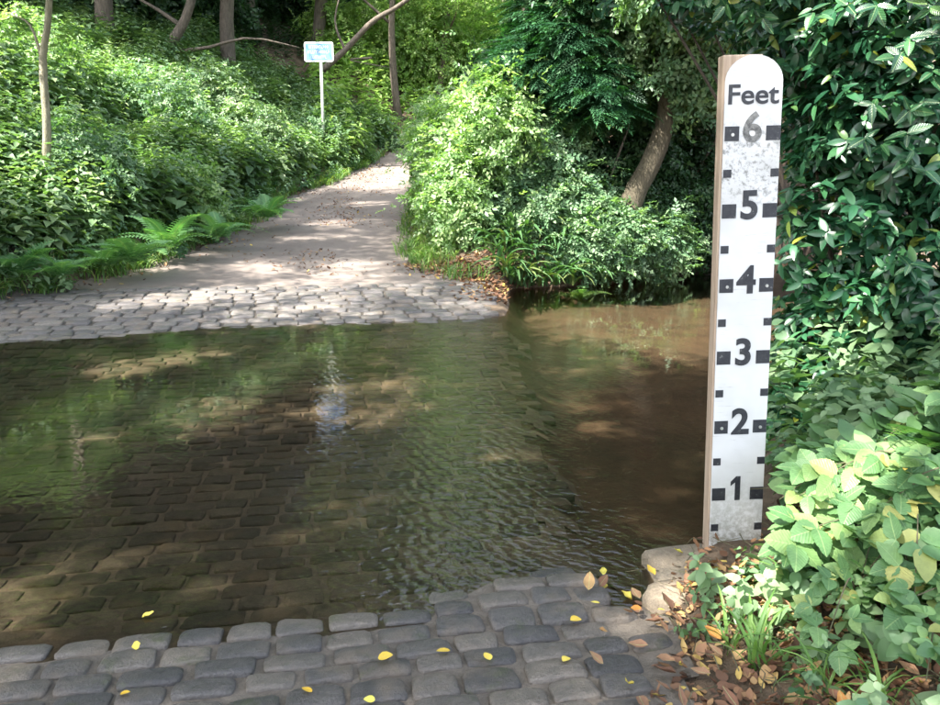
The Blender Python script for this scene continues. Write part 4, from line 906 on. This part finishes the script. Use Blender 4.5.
tag(link('twigs', TW.mesh('twigs'), M['stem']), 'small dead twigs among the fallen leaves at bottom right', 'twigs', kind='stuff')
DL = leaf_meshes('litter_one', [.5, .62, .42], fold=.3, curl=-.35, wav=.12)
P = on_ground(230, .35, 1.9, 1.95, 3.1, lambda x, y: rng.random(len(x)) < ss(x, .15, .9) + .05)
for p in P[:150]:
    if p[1] > 2.98 and p[0] > .9: continue
    o = link('fallen_leaf', random.choice(DL)); o.location = (p[0], p[1], p[2] + .065); s = random.uniform(.04, .075); o.scale = (s, s, s); o.rotation_euler = (random.uniform(-.5, .5), random.uniform(-.5, .5), random.uniform(0, 6.3))
    tag(o, 'curled brown fallen leaf lying in the litter at bottom right', 'leaf', 'brown fallen leaves at bottom right')
YL = leaf_meshes('yellow', [.45, .8], fold=.1, curl=.05) + leaf_meshes('yellow', [.6, .9], fold=.35, curl=-.45, wav=.2)
for px, py, w_, lb_ in [(142, 617, 0, 'yellow leaf floating near the left of the ramp edge'), (136, 650, 1, 'yellow green leaf on the first row of setts at left'), (120, 694, 1, 'yellow leaf between setts at bottom left'), (378, 658, 1, 'yellow leaf on the setts left of centre'), (375, 700, 1, 'yellow leaf lowest on the setts at centre'), (450, 650, 1, 'yellow leaf on the setts right of centre'), (312, 692, 1, 'yellow leaf in a joint at bottom centre'), (490, 660, 1, 'yellow leaf beside a brown one on the setts'), (603, 575, 0, 'upper of two yellow leaves in the water by the ramp edge'), (607, 584, 0, 'lower of two yellow leaves in the water by the ramp edge'), (600, 603, 1, 'yellow leaf at the corner of the ramp'), (632, 600, 1, 'yellow leaf at the water end of the litter'), (568, 657, 1, 'yellow leaf on the setts left of the litter'), (628, 682, 1, 'broad yellow leaf in front of the litter'), (655, 575, 2, 'yellow leaf on the stone left of the gauge'), (683, 553, 2, 'yellow leaf on the stone beside the gauge foot'), (690, 585, 2, 'yellow leaf on the stone in front of the gauge'), (580, 618, 1, 'small yellow leaf on the last row of setts'), (665, 610, 1, 'yellow leaf where the litter meets the stone'), (905, 468, 3, 'yellow leaf caught in the bramble at right')]:
    if w_ == 3: p = at(px, py, Y=2.7)
    else:
        z = (.004, .055, .092)[w_]
        p = at(px, py, z=z)
        if w_ == 1:
            for _ in range(4): z = gz(p[0], p[1]) + .045; p = at(px, py, z=z)
    o = link('yellow_leaf', random.choice(YL)); o.location = p; s = random.uniform(.03, .055); o.scale = (s, s * random.uniform(.8, 1.1), s); o.rotation_euler = (random.uniform(-.25, .25), random.uniform(-.3, 0) if w_ else 0, random.uniform(0, 6.3))
    tag(o, lb_, 'leaf', 'yellow fallen leaves')
